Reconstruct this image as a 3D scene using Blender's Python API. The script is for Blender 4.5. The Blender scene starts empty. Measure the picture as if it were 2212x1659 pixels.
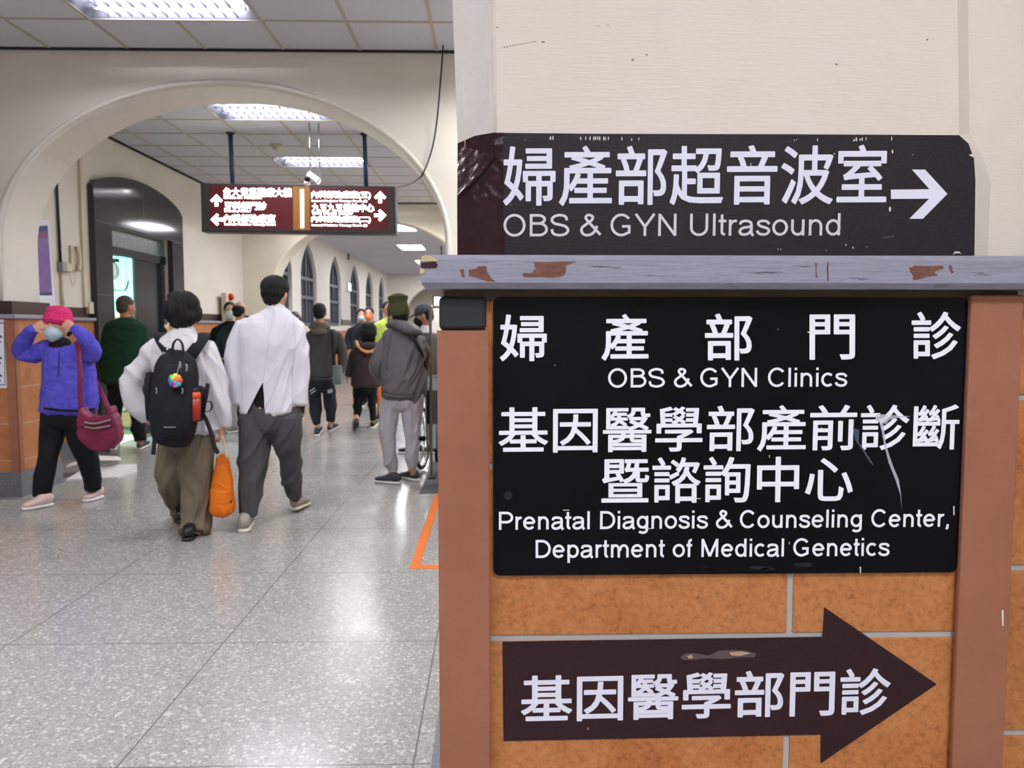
import bpy, bmesh, math, random
from mathutils import Vector, Matrix, noise
random.seed(7)
SC = bpy.context.scene
COL = SC.collection

# ------------------------------------------------------------ camera
W, H, F = 2212.0, 1659.0, 1700.0
EYE = Vector((0, 0, 1.38))
YAW = math.atan(40 / F); PITCH = math.atan(121.5 / F)
cam_d = bpy.data.cameras.new('camera'); CAM = bpy.data.objects.new('camera', cam_d); COL.objects.link(CAM)
cam_d.sensor_width = 36; cam_d.lens = F / W * 36
cam_d.clip_start = .02; cam_d.clip_end = 200
cam_d.dof.use_dof = True; cam_d.dof.focus_distance = 1.32; cam_d.dof.aperture_fstop = 11
CAM.location = EYE
CAM.rotation_euler = (math.pi / 2 - PITCH, 0, -YAW)
SC.camera = CAM
# ------------------------------------------------------------ world, exposure
world = bpy.data.worlds.new('world'); SC.world = world; world.use_nodes = True
world.node_tree.nodes['Background'].inputs[0].default_value = (.05, .055, .065, 1)
world.node_tree.nodes['Background'].inputs[1].default_value = 1
SC.view_settings.view_transform = 'Standard'; SC.view_settings.look = 'None'
SC.view_settings.gamma = 1; SC.view_settings.use_curve_mapping = False
SC.view_settings.exposure = 1.38
TUBE, TUBE_SIDE, TUBE_FAR = 32.0, 110.0, 88.0        # radiance of the ceiling tubes; added unseen fixtures burn stronger
try:
    SC.cycles.use_denoising = True
    SC.cycles.max_bounces = 8; SC.cycles.diffuse_bounces = 5; SC.cycles.glossy_bounces = 3
    SC.cycles.sample_clamp_indirect = 6
    SC.cycles.caustics_reflective = False; SC.cycles.caustics_refractive = False
except Exception:
    pass
# ------------------------------------------------------------ projection helpers
_cy, _sy, _cp, _sp = math.cos(YAW), math.sin(YAW), math.cos(PITCH), math.sin(PITCH)
RIGHT = Vector((_cy, -_sy, 0)); FWD = Vector((_sy * _cp, _cy * _cp, -_sp)); UP = Vector((_sy * _sp, _cy * _sp, _cp))
def ray(px, py):
    return FWD + RIGHT * ((px - W / 2) / F) + UP * ((H / 2 - py) / F)
def atY(px, py, Y):
    r = ray(px, py); return EYE + r * (Y / r.y)
def atX(px, py, X):
    r = ray(px, py); return EYE + r * (X / r.x)
def atZ(px, py, z):
    r = ray(px, py); return EYE + r * ((z - EYE.z) / r.z)
# ------------------------------------------------------------ materials
def lin(c):
    return tuple((v / 255 / 12.92) if v / 255 <= .04045 else ((v / 255 + .055) / 1.055) ** 2.4 for v in c) + (1,)
class Mat:
    def __init__(s, name, col, rough=.6, spec=.4, metal=0.0):
        s.m = bpy.data.materials.new(name); s.m.use_nodes = True
        s.nt = s.m.node_tree; s.b = s.nt.nodes['Principled BSDF']
        s.b.inputs['Base Color'].default_value = lin(col); s.b.inputs['Roughness'].default_value = rough
        s.b.inputs['Specular IOR Level'].default_value = spec; s.b.inputs['Metallic'].default_value = metal
        s.tc = s.nt.nodes.new('ShaderNodeTexCoord')
    def node(s, t, **kw):
        n = s.nt.nodes.new(t)
        for k, v in kw.items(): setattr(n, k, v)
        return n
    def link(s, a, b): s.nt.links.new(a, b)
    def coord(s, scale=(1, 1, 1), rot=(0, 0, 0)):
        mp = s.node('ShaderNodeMapping'); mp.inputs['Scale'].default_value = scale; mp.inputs['Rotation'].default_value = rot
        s.link(s.tc.outputs['Object'], mp.inputs[0]); return mp.outputs[0]
    def noise(s, scale, detail=4, rough=.6, cs=(1, 1, 1)):
        n = s.node('ShaderNodeTexNoise'); n.inputs['Scale'].default_value = scale; n.inputs['Detail'].default_value = detail
        n.inputs['Roughness'].default_value = rough
        s.link(s.coord(cs), n.inputs['Vector']); return n.outputs['Fac']
    def ramp(s, fac, stops):
        r = s.node('ShaderNodeValToRGB'); e = r.color_ramp.elements
        while len(e) < len(stops): e.new(.5)
        for el, (p, c) in zip(e, stops): el.position = p; el.color = lin(c) if len(c) == 3 else c
        s.link(fac, r.inputs[0]); return r.outputs[0]
    def color(s, sock): s.link(sock, s.b.inputs['Base Color']); return s
    def bump(s, fac, strength=.2, dist=.01):
        b = s.node('ShaderNodeBump'); b.inputs['Strength'].default_value = strength; b.inputs['Distance'].default_value = dist
        s.link(fac, b.inputs['Height'])
        prev = s.b.inputs['Normal'].links
        if prev: s.link(prev[0].from_socket, b.inputs['Normal'])
        s.link(b.outputs[0], s.b.inputs['Normal']); return s
    def mix(s, fac, a, b, mode='MIX'):
        n = s.node('ShaderNodeMix', data_type='RGBA', blend_type=mode)
        for inp, v in ((n.inputs[0], fac), (n.inputs[6], a), (n.inputs[7], b)):
            if isinstance(v, (int, float)): inp.default_value = v
            elif isinstance(v, tuple): inp.default_value = lin(v) if len(v) == 3 else v
            else: s.link(v, inp)
        return n.outputs[2]
MATS = {}
def M(name): return MATS[name].m
def mat(name, col, rough=.6, spec=.4, metal=0.0):
    MATS[name] = Mat(name, col, rough, spec, metal); return MATS[name]
def emit(name, col, strength):
    m = mat(name, col, .5); m.b.inputs['Emission Color'].default_value = lin(col); m.b.inputs['Emission Strength'].default_value = strength; return m
def glass(name, col, alpha, rough=.05):
    m = mat(name, col, rough, .5); m.b.inputs['Alpha'].default_value = alpha; return m

def plaster(name, c1, c2, streak=(3, 3, 3), bs=.12):
    m = mat(name, c1, .55, .3)
    m.color(m.ramp(m.noise(2.2, 6, .6), [(.3, c1), (.7, c2)]))
    m.bump(m.noise(9, 6, .65, streak), bs, .01); m.bump(m.noise(160, 3), .06, .002)
plaster('wall_paint', (224, 219, 210), (217, 212, 202))
plaster('pillar_paint', (226, 217, 204), (218, 209, 194), (3, 3, 34), .2)
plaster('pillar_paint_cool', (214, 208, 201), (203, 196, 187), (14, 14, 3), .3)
plaster('wall_yellow', (224, 218, 203), (217, 211, 195))
mat('paint_white', (232, 228, 222), .45)
m = mat('ceiling_tile', (204, 204, 211), .9, .1); m.bump(m.noise(240, 3), .15, .004)
mat('ceiling_grid', (178, 171, 154), .6)
mat('shadow_gap', (40, 36, 34), .8)
plaster('vault_paint', (205, 205, 212), (198, 198, 206))
# terrazzo
m = mat('terrazzo', (172, 171, 170), .2, .5)
v = m.node('ShaderNodeTexVoronoi'); v.inputs['Scale'].default_value = 95; m.link(m.coord(), v.inputs['Vector'])
vs = m.node('ShaderNodeSeparateColor'); m.link(v.outputs['Color'], vs.inputs[0])
chips = m.ramp(vs.outputs[0], [(.0, (96, 95, 95)), (.3, (132, 131, 131)), (.6, (150, 149, 148)), (.86, (158, 157, 156)), (.93, (226, 225, 224))])
v2 = m.node('ShaderNodeTexVoronoi'); v2.inputs['Scale'].default_value = 240; m.link(m.coord(), v2.inputs['Vector'])
vs2 = m.node('ShaderNodeSeparateColor'); m.link(v2.outputs['Color'], vs2.inputs[0])
fine = m.ramp(vs2.outputs[1], [(.0, (136, 135, 134)), (.5, (160, 159, 157)), (1, (182, 181, 179))])
base = m.mix(.62, chips, fine)
big = m.ramp(m.noise(.8, 3), [(.35, (247, 245, 243)), (.7, (255, 255, 255))])
base = m.mix(1.0, base, big, 'MULTIPLY')
br = m.node('ShaderNodeTexBrick'); br.offset = 0; br.squash = 1
br.inputs['Scale'].default_value = 1; br.inputs['Mortar Size'].default_value = .0035; br.inputs['Mortar Smooth'].default_value = .3
br.inputs['Brick Width'].default_value = .932; br.inputs['Row Height'].default_value = .985
mp = m.node('ShaderNodeMapping'); mp.inputs['Location'].default_value = (1.188 + .932 * 8, .545 - .985 * 1 + 8 * .985, 0)
m.link(m.tc.outputs['Object'], mp.inputs[0]); m.link(mp.outputs[0], br.inputs['Vector'])
base = m.mix(br.outputs['Fac'], base, (104, 102, 97)); m.color(base)
m.link(m.ramp(m.noise(3, 4), [(.3, (.16, .16, .16, 1)), (.75, (.27, .27, .27, 1))]), m.b.inputs['Roughness'])
# rust orange ceramic tiles
def rust(name, dark=1.0):
    m = mat(name, (180, 112, 58), .55, .35)
    a = m.ramp(m.noise(7, 7, .72), [(.2, (118, 68, 34)), (.4, (174, 104, 54)), (.56, (196, 132, 80)), (.8, (170, 94, 46))])
    b = m.ramp(m.noise(85, 5, .8), [(.32, (96, 56, 30)), (.5, (182, 116, 64)), (.72, (206, 142, 86))])
    c = m.mix(.5, a, b)
    sp = m.ramp(m.noise(42, 2, .5), [(.72, (0, 0, 0, 1)), (.80, (.8, .8, .8, 1))])
    c = m.mix(sp, c, (74, 42, 24)); m.color(c); m.bump(m.noise(70, 5, .7), .25, .004)
rust('rust_tile')
mat('grout', (176, 172, 166), .8)
# far dado: the same tile with joints drawn by a brick pattern
def dado_mat(name, rot):
    m = mat(name, (178, 112, 62), .5, .35)
    a = m.ramp(m.noise(6, 6, .7), [(.25, (146, 92, 56)), (.5, (178, 116, 72)), (.75, (188, 128, 84))])
    br = m.node('ShaderNodeTexBrick'); br.offset = .5; br.inputs['Scale'].default_value = 1
    br.inputs['Mortar Size'].default_value = .004; br.inputs['Brick Width'].default_value = .6; br.inputs['Row Height'].default_value = .3
    m.link(m.coord((1, 1, 1), rot), br.inputs['Vector'])
    m.color(m.mix(br.outputs['Fac'], a, (176, 160, 140))); m.bump(m.noise(60, 4), .15, .004)
dado_mat('dado_tile_front', (math.pi / 2, 0, 0))
m_ = None
def dado_side(name):
    m = mat(name, (178, 112, 62), .5, .35)
    a = m.ramp(m.noise(6, 6, .7), [(.25, (146, 92, 56)), (.5, (178, 116, 72)), (.75, (188, 128, 84))])
    cx = m.node('ShaderNodeSeparateXYZ'); m.link(m.tc.outputs['Object'], cx.inputs[0])
    cb = m.node('ShaderNodeCombineXYZ'); m.link(cx.outputs[1], cb.inputs[0]); m.link(cx.outputs[2], cb.inputs[1])
    br = m.node('ShaderNodeTexBrick'); br.offset = .5; br.inputs['Scale'].default_value = 1
    br.inputs['Mortar Size'].default_value = .004; br.inputs['Brick Width'].default_value = .6; br.inputs['Row Height'].default_value = .3
    m.link(cb.outputs[0], br.inputs['Vector'])
    m.color(m.mix(br.outputs['Fac'], a, (176, 160, 140))); m.bump(m.noise(60, 4), .15, .004)
dado_side('dado_tile_side')
m = mat('guard_brown', (160, 104, 80), .6, .3); m.bump(m.noise(420, 3, .6), .5, .002)
m.color(m.ramp(m.noise(3, 4), [(.3, (152, 97, 74)), (.7, (166, 110, 86))]))
m = mat('ledge_grey', (146, 146, 160), .45, .4)
m.color(m.mix(m.ramp(m.noise(9, 6, .75, (1, 6, 16)), [(.335, (1, 1, 1, 1)), (.38, (0, 0, 0, 1))]), m.ramp(m.noise(14, 7, .7, (1, 6, 14)), [(.22, (104, 102, 112)), (.36, (138, 138, 152)), (.7, (158, 158, 172))]), (78, 74, 82)))
m.bump(m.noise(16, 7, .7, (1, 6, 16)), .35, .004)
m = mat('bare_wood', (120, 80, 64), .8); m.color(m.ramp(m.noise(60, 5, .7, (1, 3, 3)), [(.3, (98, 62, 50)), (.7, (132, 90, 74))]))
m = mat('raw_chip', (204, 182, 138), .85)
mat('slate_dark', (42, 44, 52), .35, .4)
m = mat('stone_base', (104, 106, 112), .4, .4); m.color(m.ramp(m.noise(120, 4), [(.3, (84, 86, 92)), (.7, (122, 124, 130))]))
mat('maroon_band', (52, 26, 30), .35, .45)
m = mat('maroon_gloss', (44, 20, 26), .2, .3); m.bump(m.noise(34, 4, .5, (1, 1, .5)), .3, .01); m.bump(m.noise(9, 3), .6, .02)
m = mat('sign_charcoal', (42, 38, 41), .5, .2); m.bump(m.noise(20, 6, .65, (1, 8, 12)), .2, .003)
m.color(m.ramp(m.noise(300, 2), [(.35, (38, 34, 37)), (.7, (46, 42, 45))]))
m = mat('sign_black', (8, 9, 13), .3, .15); m.color(m.ramp(m.noise(5, 6, .7), [(.4, (7, 8, 12)), (.8, (14, 15, 21))]))
m = mat('sign_maroon', (48, 25, 28), .45, .3); m.color(m.ramp(m.noise(260, 2), [(.3, (44, 22, 25)), (.7, (52, 28, 31))]))
mat('vinyl', (226, 226, 238), .45, .3); mat('vinyl_white', (244, 244, 250), .45, .3); mat('vinyl_grey', (212, 211, 213), .45, .3)
mat('paint_fleck', (226, 220, 208), .6); mat('scuff', (110, 108, 116), .4); mat('scuff_blue', (70, 80, 96), .4)
glass('tape', (222, 222, 230), .4, .25)
m = mat('slab_stone', (58, 56, 60), .09, .1); m.color(m.ramp(m.noise(300, 3), [(.3, (66, 64, 68)), (.7, (76, 74, 78))]))
mat('door_dark', (30, 36, 42), .15, .5)
m = mat('transom_green', (84, 98, 98), .3); m.color(m.ramp(m.noise(18, 6, .8), [(.3, (62, 72, 74)), (.7, (104, 120, 118))]))
mat('black', (14, 14, 16), .5); mat('black_gloss', (16, 16, 18), .25); mat('rubber', (20, 20, 22), .8)
mat('steel', (150, 150, 156), .3, .5, 1.0); mat('chrome', (210, 210, 214), .12, .5, 1.0)
mat('white_plastic', (226, 226, 226), .4); mat('beige_plastic', (205, 196, 172), .5); mat('red_plastic', (190, 30, 34), .35)
mat('tray_metal', (82, 82, 92), .4); mat('louver_metal', (66, 66, 76), .4)
mat('fixture_white', (236, 238, 244), .35); mat('sign_frame', (40, 50, 66), .4); mat('pole_blue', (44, 66, 96), .35)
emit('tube_glow', (246, 247, 255), TUBE); emit('tube_glow_strong', (246, 247, 255), TUBE_FAR); emit('tube_glow_side', (250, 248, 246), TUBE_SIDE)
emit('letter_glow', (255, 253, 246), 3.0)
emit('panel_glow', (250, 250, 255), 15)
mat('grey_frame', (92, 96, 106), .5); mat('pane_dusk', (88, 94, 106), .12, .5)
mat('orange_tape', (206, 110, 42), .55); mat('mat_grey', (92, 94, 100), .9)
# ------------------------------------------------------------ object helpers
def tag(o, label=None, cat=None, group=None, kind=None):
    for k, v in (('label', label), ('category', cat), ('group', group), ('kind', kind)):
        if v: o[k] = v
    return o
def obj(name, me, material=None, parent=None, smooth=False):
    if isinstance(me, bmesh.types.BMesh):
        b = me; me = bpy.data.meshes.new(name); bmesh.ops.recalc_face_normals(b, faces=b.faces[:]); b.to_mesh(me); b.free()
    o = bpy.data.objects.new(name, me); COL.objects.link(o)
    if material is not None:
        for mm in (material if isinstance(material, (list, tuple)) else [material]): me.materials.append(M(mm))
    if smooth:
        for p in me.polygons: p.use_smooth = True
    if parent is not None: o.parent = parent
    return o
def struct(name, me, material, parent=None, smooth=False):
    o = obj(name, me, material, parent, smooth)
    if parent is None: o['kind'] = 'structure'
    return o
def BM(): return bmesh.new()
def empty(name, loc, label, cat, group=None):
    o = bpy.data.objects.new(name, None); COL.objects.link(o); o.location = loc; o.empty_display_size = .1
    tag(o, label, cat, group); bpy.context.view_layer.update(); return o
def child(o, parent):          # keep world coordinates of the mesh although the parent stands elsewhere
    o.parent = parent; o.matrix_parent_inverse = Matrix.Translation(-parent.location); return o
def part(name, me, material, parent, smooth=False):
    o = obj(name, me, material, None, smooth)
    top = parent
    loc = Vector((0, 0, 0)); p = parent
    while p is not None:
        loc += p.location; p = p.parent
    o.parent = parent
    # meshes are written in world coordinates: cancel the parents' offset
    if parent.parent is None: o.matrix_parent_inverse = Matrix.Translation(-parent.location)
    else: o.matrix_parent_inverse = Matrix.Identity(4)
    return o
def quad(bm, *p):
    return bm.faces.new([bm.verts.new(v) for v in p])
def box(bm, x0, x1, y0, y1, z0, z1, bev=0):
    r = bmesh.ops.create_cube(bm, size=1, matrix=Matrix.Translation(((x0 + x1) / 2, (y0 + y1) / 2, (z0 + z1) / 2)) @ Matrix.Diagonal((abs(x1 - x0), abs(y1 - y0), abs(z1 - z0), 1)))
    if bev:
        es = list({e for v in r['verts'] for e in v.link_edges})
        bmesh.ops.bevel(bm, geom=es, offset=bev, segments=2, profile=.5, affect='EDGES')
    return r['verts']
def obox(bm, c, ax, ay, az, hx, hy, hz):
    v = []
    for sx, sy, sz in ((-1,-1,-1),(1,-1,-1),(1,1,-1),(-1,1,-1),(-1,-1,1),(1,-1,1),(1,1,1),(-1,1,1)):
        v.append(bm.verts.new(Vector(c) + Vector(ax)*hx*sx + Vector(ay)*hy*sy + Vector(az)*hz*sz))
    for f in ((3,2,1,0),(4,5,6,7),(0,1,5,4),(1,2,6,5),(2,3,7,6),(3,0,4,7)): bm.faces.new([v[i] for i in f])
def extr(bm, pts, vec):
    """closed prism from an n-gon (may be concave)"""
    vec = Vector(vec); a = [bm.verts.new(p) for p in pts]; b = [bm.verts.new(Vector(p) + vec) for p in pts]
    bm.faces.new(a); bm.faces.new(b[::-1]); n = len(a)
    for i in range(n): bm.faces.new((a[i], b[i], b[(i + 1) % n], a[(i + 1) % n]))
def cr(pts, n):
    """Catmull-Rom through tuples/Vectors (any dimension), n samples per span"""
    P = [tuple(p) for p in pts]; P = [P[0]] + P + [P[-1]]; out = []
    for i in range(1, len(P) - 2):
        p0, p1, p2, p3 = P[i - 1], P[i], P[i + 1], P[i + 2]
        for k in range(n):
            t = k / n
            out.append(tuple(.5 * (2 * b + (c - a) * t + (2 * a - 5 * b + 4 * c - d) * t * t + (3 * b - a - 3 * c + d) * t ** 3) for a, b, c, d in zip(p0, p1, p2, p3)))
    out.append(P[-2]); return out
def loft(bm, rings, side=(1, 0, 0), n=16, cap=.45, sub=4, expo=2.0, axis=None):
    """rings: (x,y,z,rx,ry); rx along the side axis, ry across. Closed, rounded ends."""
    R = cr(rings, sub) if sub > 1 else [tuple(r) for r in rings]
    C = [Vector(r[:3]) for r in R]; side = Vector(side); loops = []
    def ring(c, t, rx, ry):
        u = side - t * side.dot(t)
        if u.length < 1e-4: u = Vector((0, 1, 0)) - t * t.y
        u.normalize(); v = t.cross(u); L = []
        for i in range(n):
            a = 2 * math.pi * i / n; ca, sa = math.cos(a), math.sin(a)
            k = (abs(ca) ** expo + abs(sa) ** expo) ** (-1 / expo)
            L.append(bm.verts.new(c + u * (rx * ca * k) + v * (ry * sa * k)))
        return L
    N = len(C)
    for i in range(N):
        t = (C[min(i + 1, N - 1)] - C[max(i - 1, 0)])
        t = Vector(axis) if axis else t.normalized() if t.length > 1e-9 else Vector((0, 0, 1))
        rx, ry = max(R[i][3], 1e-4), max(R[i][4], 1e-4)
        if i == 0 and cap:
            h = min(rx, ry) * cap
            loops.append(ring(C[0] - t * h, t, rx * .35, ry * .35)); loops.append(ring(C[0] - t * h * .6, t, rx * .8, ry * .8))
        loops.append(ring(C[i], t, rx, ry))
        if i == N - 1 and cap:
            h = min(rx, ry) * cap
            loops.append(ring(C[i] + t * h * .6, t, rx * .8, ry * .8)); loops.append(ring(C[i] + t * h, t, rx * .35, ry * .35))
    for a, b in zip(loops, loops[1:]):
        for i in range(n): bm.faces.new((a[i], a[(i + 1) % n], b[(i + 1) % n], b[i]))
    bm.faces.new(loops[0][::-1]); bm.faces.new(loops[-1])
def tube(bm, pts, r, n=8, sub=4, cap=.3):
    loft(bm, [(*p, r, r) for p in pts], (.31, .2, .93), n, cap, sub)
def rod(bm, a, b, r, n=12):
    loft(bm, [(*a, r, r), (*b, r, r)], (.31, .83, .2), n, 0, 1)
def ellipsoid(bm, c, r, rot=None, u=16, v=12):
    mtx = Matrix.Translation(c) @ (rot.to_4x4() if rot else Matrix.Identity(4)) @ Matrix.Diagonal((*r, 1))
    return bmesh.ops.create_uvsphere(bm, u_segments=u, v_segments=v, radius=1, matrix=mtx)['verts']
def remesh(bm, name, vox, smooth=2, disp=None):
    me = bpy.data.meshes.new('tmp'); bmesh.ops.recalc_face_normals(bm, faces=bm.faces[:]); bm.to_mesh(me); bm.free()
    o = bpy.data.objects.new('tmp', me); COL.objects.link(o)
    md = o.modifiers.new('r', 'REMESH'); md.mode = 'VOXEL'; md.voxel_size = vox; md.adaptivity = 0
    if smooth:
        s = o.modifiers.new('s', 'SMOOTH'); s.factor = .5; s.iterations = smooth
    dg = bpy.context.evaluated_depsgraph_get(); dg.update()
    out = bpy.data.meshes.new_from_object(o.evaluated_get(dg)); out.name = name
    bpy.data.objects.remove(o); bpy.data.meshes.remove(me)
    out.materials.clear()
    if disp:
        nv = [v.normal.copy() for v in out.vertices]
        for v, nn in zip(out.vertices, nv): v.co += nn * disp(v.co, nn)
    for p in out.polygons: p.use_smooth = True
    return out
# ============================================================ SETTING
CEIL = 1.38 + 2.2                     # ceiling height
G = .608                              # ceiling tile pitch
YA, YA2 = 6.47, 7.0                  # near arch wall, front and back
YB, YB2 = 14.15, 14.7                # far arch wall
XL = -4.44                            # side wall of the middle hall
XR = 1.7
LEDGE0, LEDGE1, BAND = 1.38 + .073, 1.38 + .108, 1.38 + .215
GX0 = -2.88                           # a tile line (X) that carries the fixtures
GY0 = 5.86                            # a tile line (Y)
FIX = [(-2.88, 5.252), (-2.88, 7.972), (-2.88, 10.30), (-2.88, 12.70), (-2.88, 2.212), (-2.88, -.828), (.16, -1.436), (.16, -3.868), (-2.88, -3.868), (.16, 5.252), (.16, 2.82), (.16, 7.972), (.16, 10.30), (.16, 12.70)]  # unseen fixtures behind the camera and the pillar are added to brighten the halls
GYB = 7.972                           # the middle hall's grid has its own start
FIX = [(x, (GYB if y > YA else GY0) + G * round((y - (GYB if y > YA else GY0)) / G)) for x, y in FIX]

# floor
bm = BM(); quad(bm, (-9, -6, 0), (3.2, -6, 0), (3.2, 36, 0), (-9, 36, 0)); struct('floor', bm, 'terrazzo')
bm = BM(); box(bm, -.2, -.1, 1.1, 2.95, .0, .0015); box(bm, -.1, 3, 1.1, 1.32, 0, .0015); struct('trim_1', bm, 'stone_base')

def ceiling(name, x0, x1, y0, y1, holes, GY0=GY0):
    bm = BM()
    i0, i1 = math.floor((x0 - GX0) / G), math.ceil((x1 - GX0) / G)
    j0, j1 = math.floor((y0 - GY0) / G), math.ceil((y1 - GY0) / G)
    skip = set()
    for hx, hy in holes:
        i = round((hx - GX0) / G); j = round((hy - GY0) / G); skip |= {(i, j), (i + 1, j)}
    for i in range(i0, i1):
        for j in range(j0, j1):
            if (i, j) in skip: continue
            a, b = max(x0, GX0 + G * i), min(x1, GX0 + G * (i + 1)); c, d = max(y0, GY0 + G * j), min(y1, GY0 + G * (j + 1))
            if b - a < .01 or d - c < .01: continue
            quad(bm, (a, c, CEIL), (a, d, CEIL), (b, d, CEIL), (b, c, CEIL))
    o = struct(name, bm, 'ceiling_tile')
    bm = BM(); t = .012
    def hit(kind, i, j):       # drop the bar that would cross a fixture
        return any((kind == 'x' and i == round((hx - GX0) / G) + 1 and j == round((hy - GY0) / G)) for hx, hy in holes)
    for i in range(i0, i1 + 1):
        X = GX0 + G * i
        if X <= x0 or X >= x1: continue
        for j in range(j0, j1):
            if hit('x', i, j): continue
            box(bm, X - t, X + t, max(y0, GY0 + G * j), min(y1, GY0 + G * (j + 1)), CEIL - .006, CEIL + .01)
    for j in range(j0, j1 + 1):
        Y = GY0 + G * j
        if Y <= y0 or Y >= y1: continue
        box(bm, x0, x1, Y - t, Y + t, CEIL - .0062, CEIL + .01)
    struct('ceiling_grid', bm, 'ceiling_grid', o)
ceiling('ceiling', -4.9, 3, -6, YA, [f for f in FIX if f[1] < YA - .5])
ceiling('ceiling', XL, XR, YA2, YB, [f for f in FIX if f[1] > YA], GYB)
# shadow-gap mouldings where ceiling meets wall
bm = BM(); box(bm, -4.9, 3, YA - .03, YA, CEIL - .014, CEIL); struct('trim_2', bm, 'shadow_gap')
bm = BM(); box(bm, XL, XL + .03, YA2, YB, CEIL - .02, CEIL); box(bm, XL, XR, YB - .03, YB, CEIL - .018, CEIL); struct('trim_3', bm, 'shadow_gap')

# arched walls
SPR = atY(484, 527, YA).z
AXL, AXR = atY(7, 600, YA).x, atY(962, 600, YA).x
ACX, AHW = (AXL + AXR) / 2, (AXR - AXL) / 2
AB = atY(484, 185, YA).z - SPR
def arch_pts(Y, cx, hw, spr, b, n=64, z0=0.0, grow=0.0):
    pts = [Vector((cx - hw - grow, Y, z0))]
    for k in range(n + 1):
        a = math.pi - math.pi * k / n
        pts.append(Vector((cx + (hw + grow) * math.cos(a), Y, spr + (b + grow) * math.sin(a))))
    pts.append(Vector((cx + hw + grow, Y, z0))); return pts
def arch_wall(name, x0, x1, ztop, Ya, Yb, cx, hw, spr, b, material, ch=.03, z0=0.0):
    bm = BM()
    f0 = arch_pts(Ya, cx, hw, spr, b, z0=z0, grow=ch); f1 = arch_pts(Ya + ch * .75, cx, hw, spr, b, z0=z0)
    fm = [(p * .5 + q * .5) + Vector((0, -.006, 0)) for p, q in zip(f0, f1)]
    g1 = arch_pts(Yb - ch, cx, hw, spr, b, z0=z0); g0 = arch_pts(Yb, cx, hw, spr, b, z0=z0, grow=ch)
    def strip(A, B):
        va = [bm.verts.new(p) for p in A]; vb = [bm.verts.new(p) for p in B]
        for i in range(len(va) - 1): bm.faces.new((va[i], va[i + 1], vb[i + 1], vb[i]))
    strip(f0, fm); strip(fm, f1); strip(f1, g1); strip(g1, g0)
    for pts, Y in ((f0, Ya), (g0, Yb)):
        bm.faces.new([bm.verts.new(p) for p in [Vector((x0, Y, z0))] + pts + [Vector((x1, Y, z0)), Vector((x1, Y, ztop)), Vector((x0, Y, ztop))]])
    for x in (x0, x1): quad(bm, (x, Ya, z0), (x, Yb, z0), (x, Yb, ztop), (x, Ya, ztop))
    bmesh.ops.remove_doubles(bm, verts=bm.verts[:], dist=1e-5)
    return struct(name, bm, material, None, False)
arch_wall('wall_arch', -5.2, 3, CEIL + .3, YA, YA2, ACX, AHW, SPR, AB, 'wall_paint')
BSPR, BAB = SPR - .02, AB + .02
arch_wall('wall_far_arch', -5.2, 1.9, CEIL + .3, YB, YB2, ACX, AHW - .02, BSPR, BAB, 'wall_yellow')

bm = BM(); tube(bm, [p + Vector((0, -.001, 0)) for p in arch_pts(YA, ACX, AHW, SPR, AB, 48, 1.6, .03)], .02, 10, 1, 0); struct('arch_bead', bm, 'wall_paint', bpy.data.objects['wall_arch'], True)
# cladding of the arch piers: base, rust tile, grey ledge, maroon band (square corners below, chamfer above)
def dado(bmT, bmB, bmL, bmM, x0, x1, y0, y1, p=.025, led=.03):
    """one clad block; bounding rectangle of the clad volume"""
    box(bmT, x0, x1, y0, y1, .2, LEDGE0); box(bmB, x0 - .012, x1 + .012, y0 - .012, y1 + .012, 0, .21)
    box(bmL, x0 - led, x1 + led, y0 - led, y1 + led, LEDGE0, LEDGE1, .006); box(bmM, x0 + .022, x1 - .022, y0 + .022, y1 - .022, LEDGE1, BAND)
PX = atY(39, 900, YA - .03).x
def pier(x0, x1, y0, y1, n, front='dado_tile_front'):
    a, b, c, d = BM(), BM(), BM(), BM(); dado(a, b, c, d, x0, x1, y0, y1)
    o = struct('wall_pier_%s' % n, a, front); struct('baseboard', b, 'stone_base', o); struct('ledge', c, 'ledge_grey', o); struct('band', d, 'maroon_band', o); return o
pier(-5.25, PX, YA - .03, YA2 + .03, 'entrance')
pier(AXR - .015, 2.9, YA - .03, YA2 + .03, 'opposite')
pier(-5.25, ACX - AHW - .0, YB - .03, YB2 + .03, 'far')
pier(ACX + AHW - .0, 1.8, YB - .03, YB2 + .03, 'beyond')
# corner guard strip on the near pier
bm = BM(); box(bm, PX - .075, PX + .004, YA - .036, YA - .028, .2, LEDGE0 - .002); box(bm, PX, PX + .005, YA - .036, YA + .02, .2, LEDGE0 - .002); struct('trim_4', bm, 'guard_brown')

# side wall of the middle hall with the stone-framed door
D0, D1 = atX(232, 600, XL).y, atX(362, 560, XL).y          # opening
S0, S1 = atX(191, 500, XL).y, atX(384, 500, XL).y          # stone surround
DZ = 1.38 + 1.18; SZ0, SZ1 = 1.38 + 1.56, 1.38 + 1.80
bm = BM()
extr(bm, [(XL, YA2, 0), (XL, D0, 0), (XL, D0, DZ), (XL, D1, DZ), (XL, D1, 0), (XL, YB, 0), (XL, YB, CEIL + .2), (XL, YA2, CEIL + .2)], (-.2, 0, 0))
wl = struct('wall_left', bm, 'wall_paint')
def side_dado(y0, y1):
    a, b, c, d = BM(), BM(), BM(), BM()
    box(a, XL - .05, XL + .025, y0, y1, .2, LEDGE0); box(b, XL - .05, XL + .037, y0, y1, 0, .21)
    box(c, XL - .05, XL + .055, y0, y1, LEDGE0, LEDGE1, .006); box(d, XL - .05, XL + .008, y0, y1, LEDGE1, BAND)
    struct('dado', a, 'dado_tile_side', wl); struct('baseboard', b, 'stone_base', wl); struct('ledge', c, 'ledge_grey', wl); struct('band', d, 'maroon_band', wl)
side_dado(YA2, S0); side_dado(S1, YB)
bm = BM()
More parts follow.
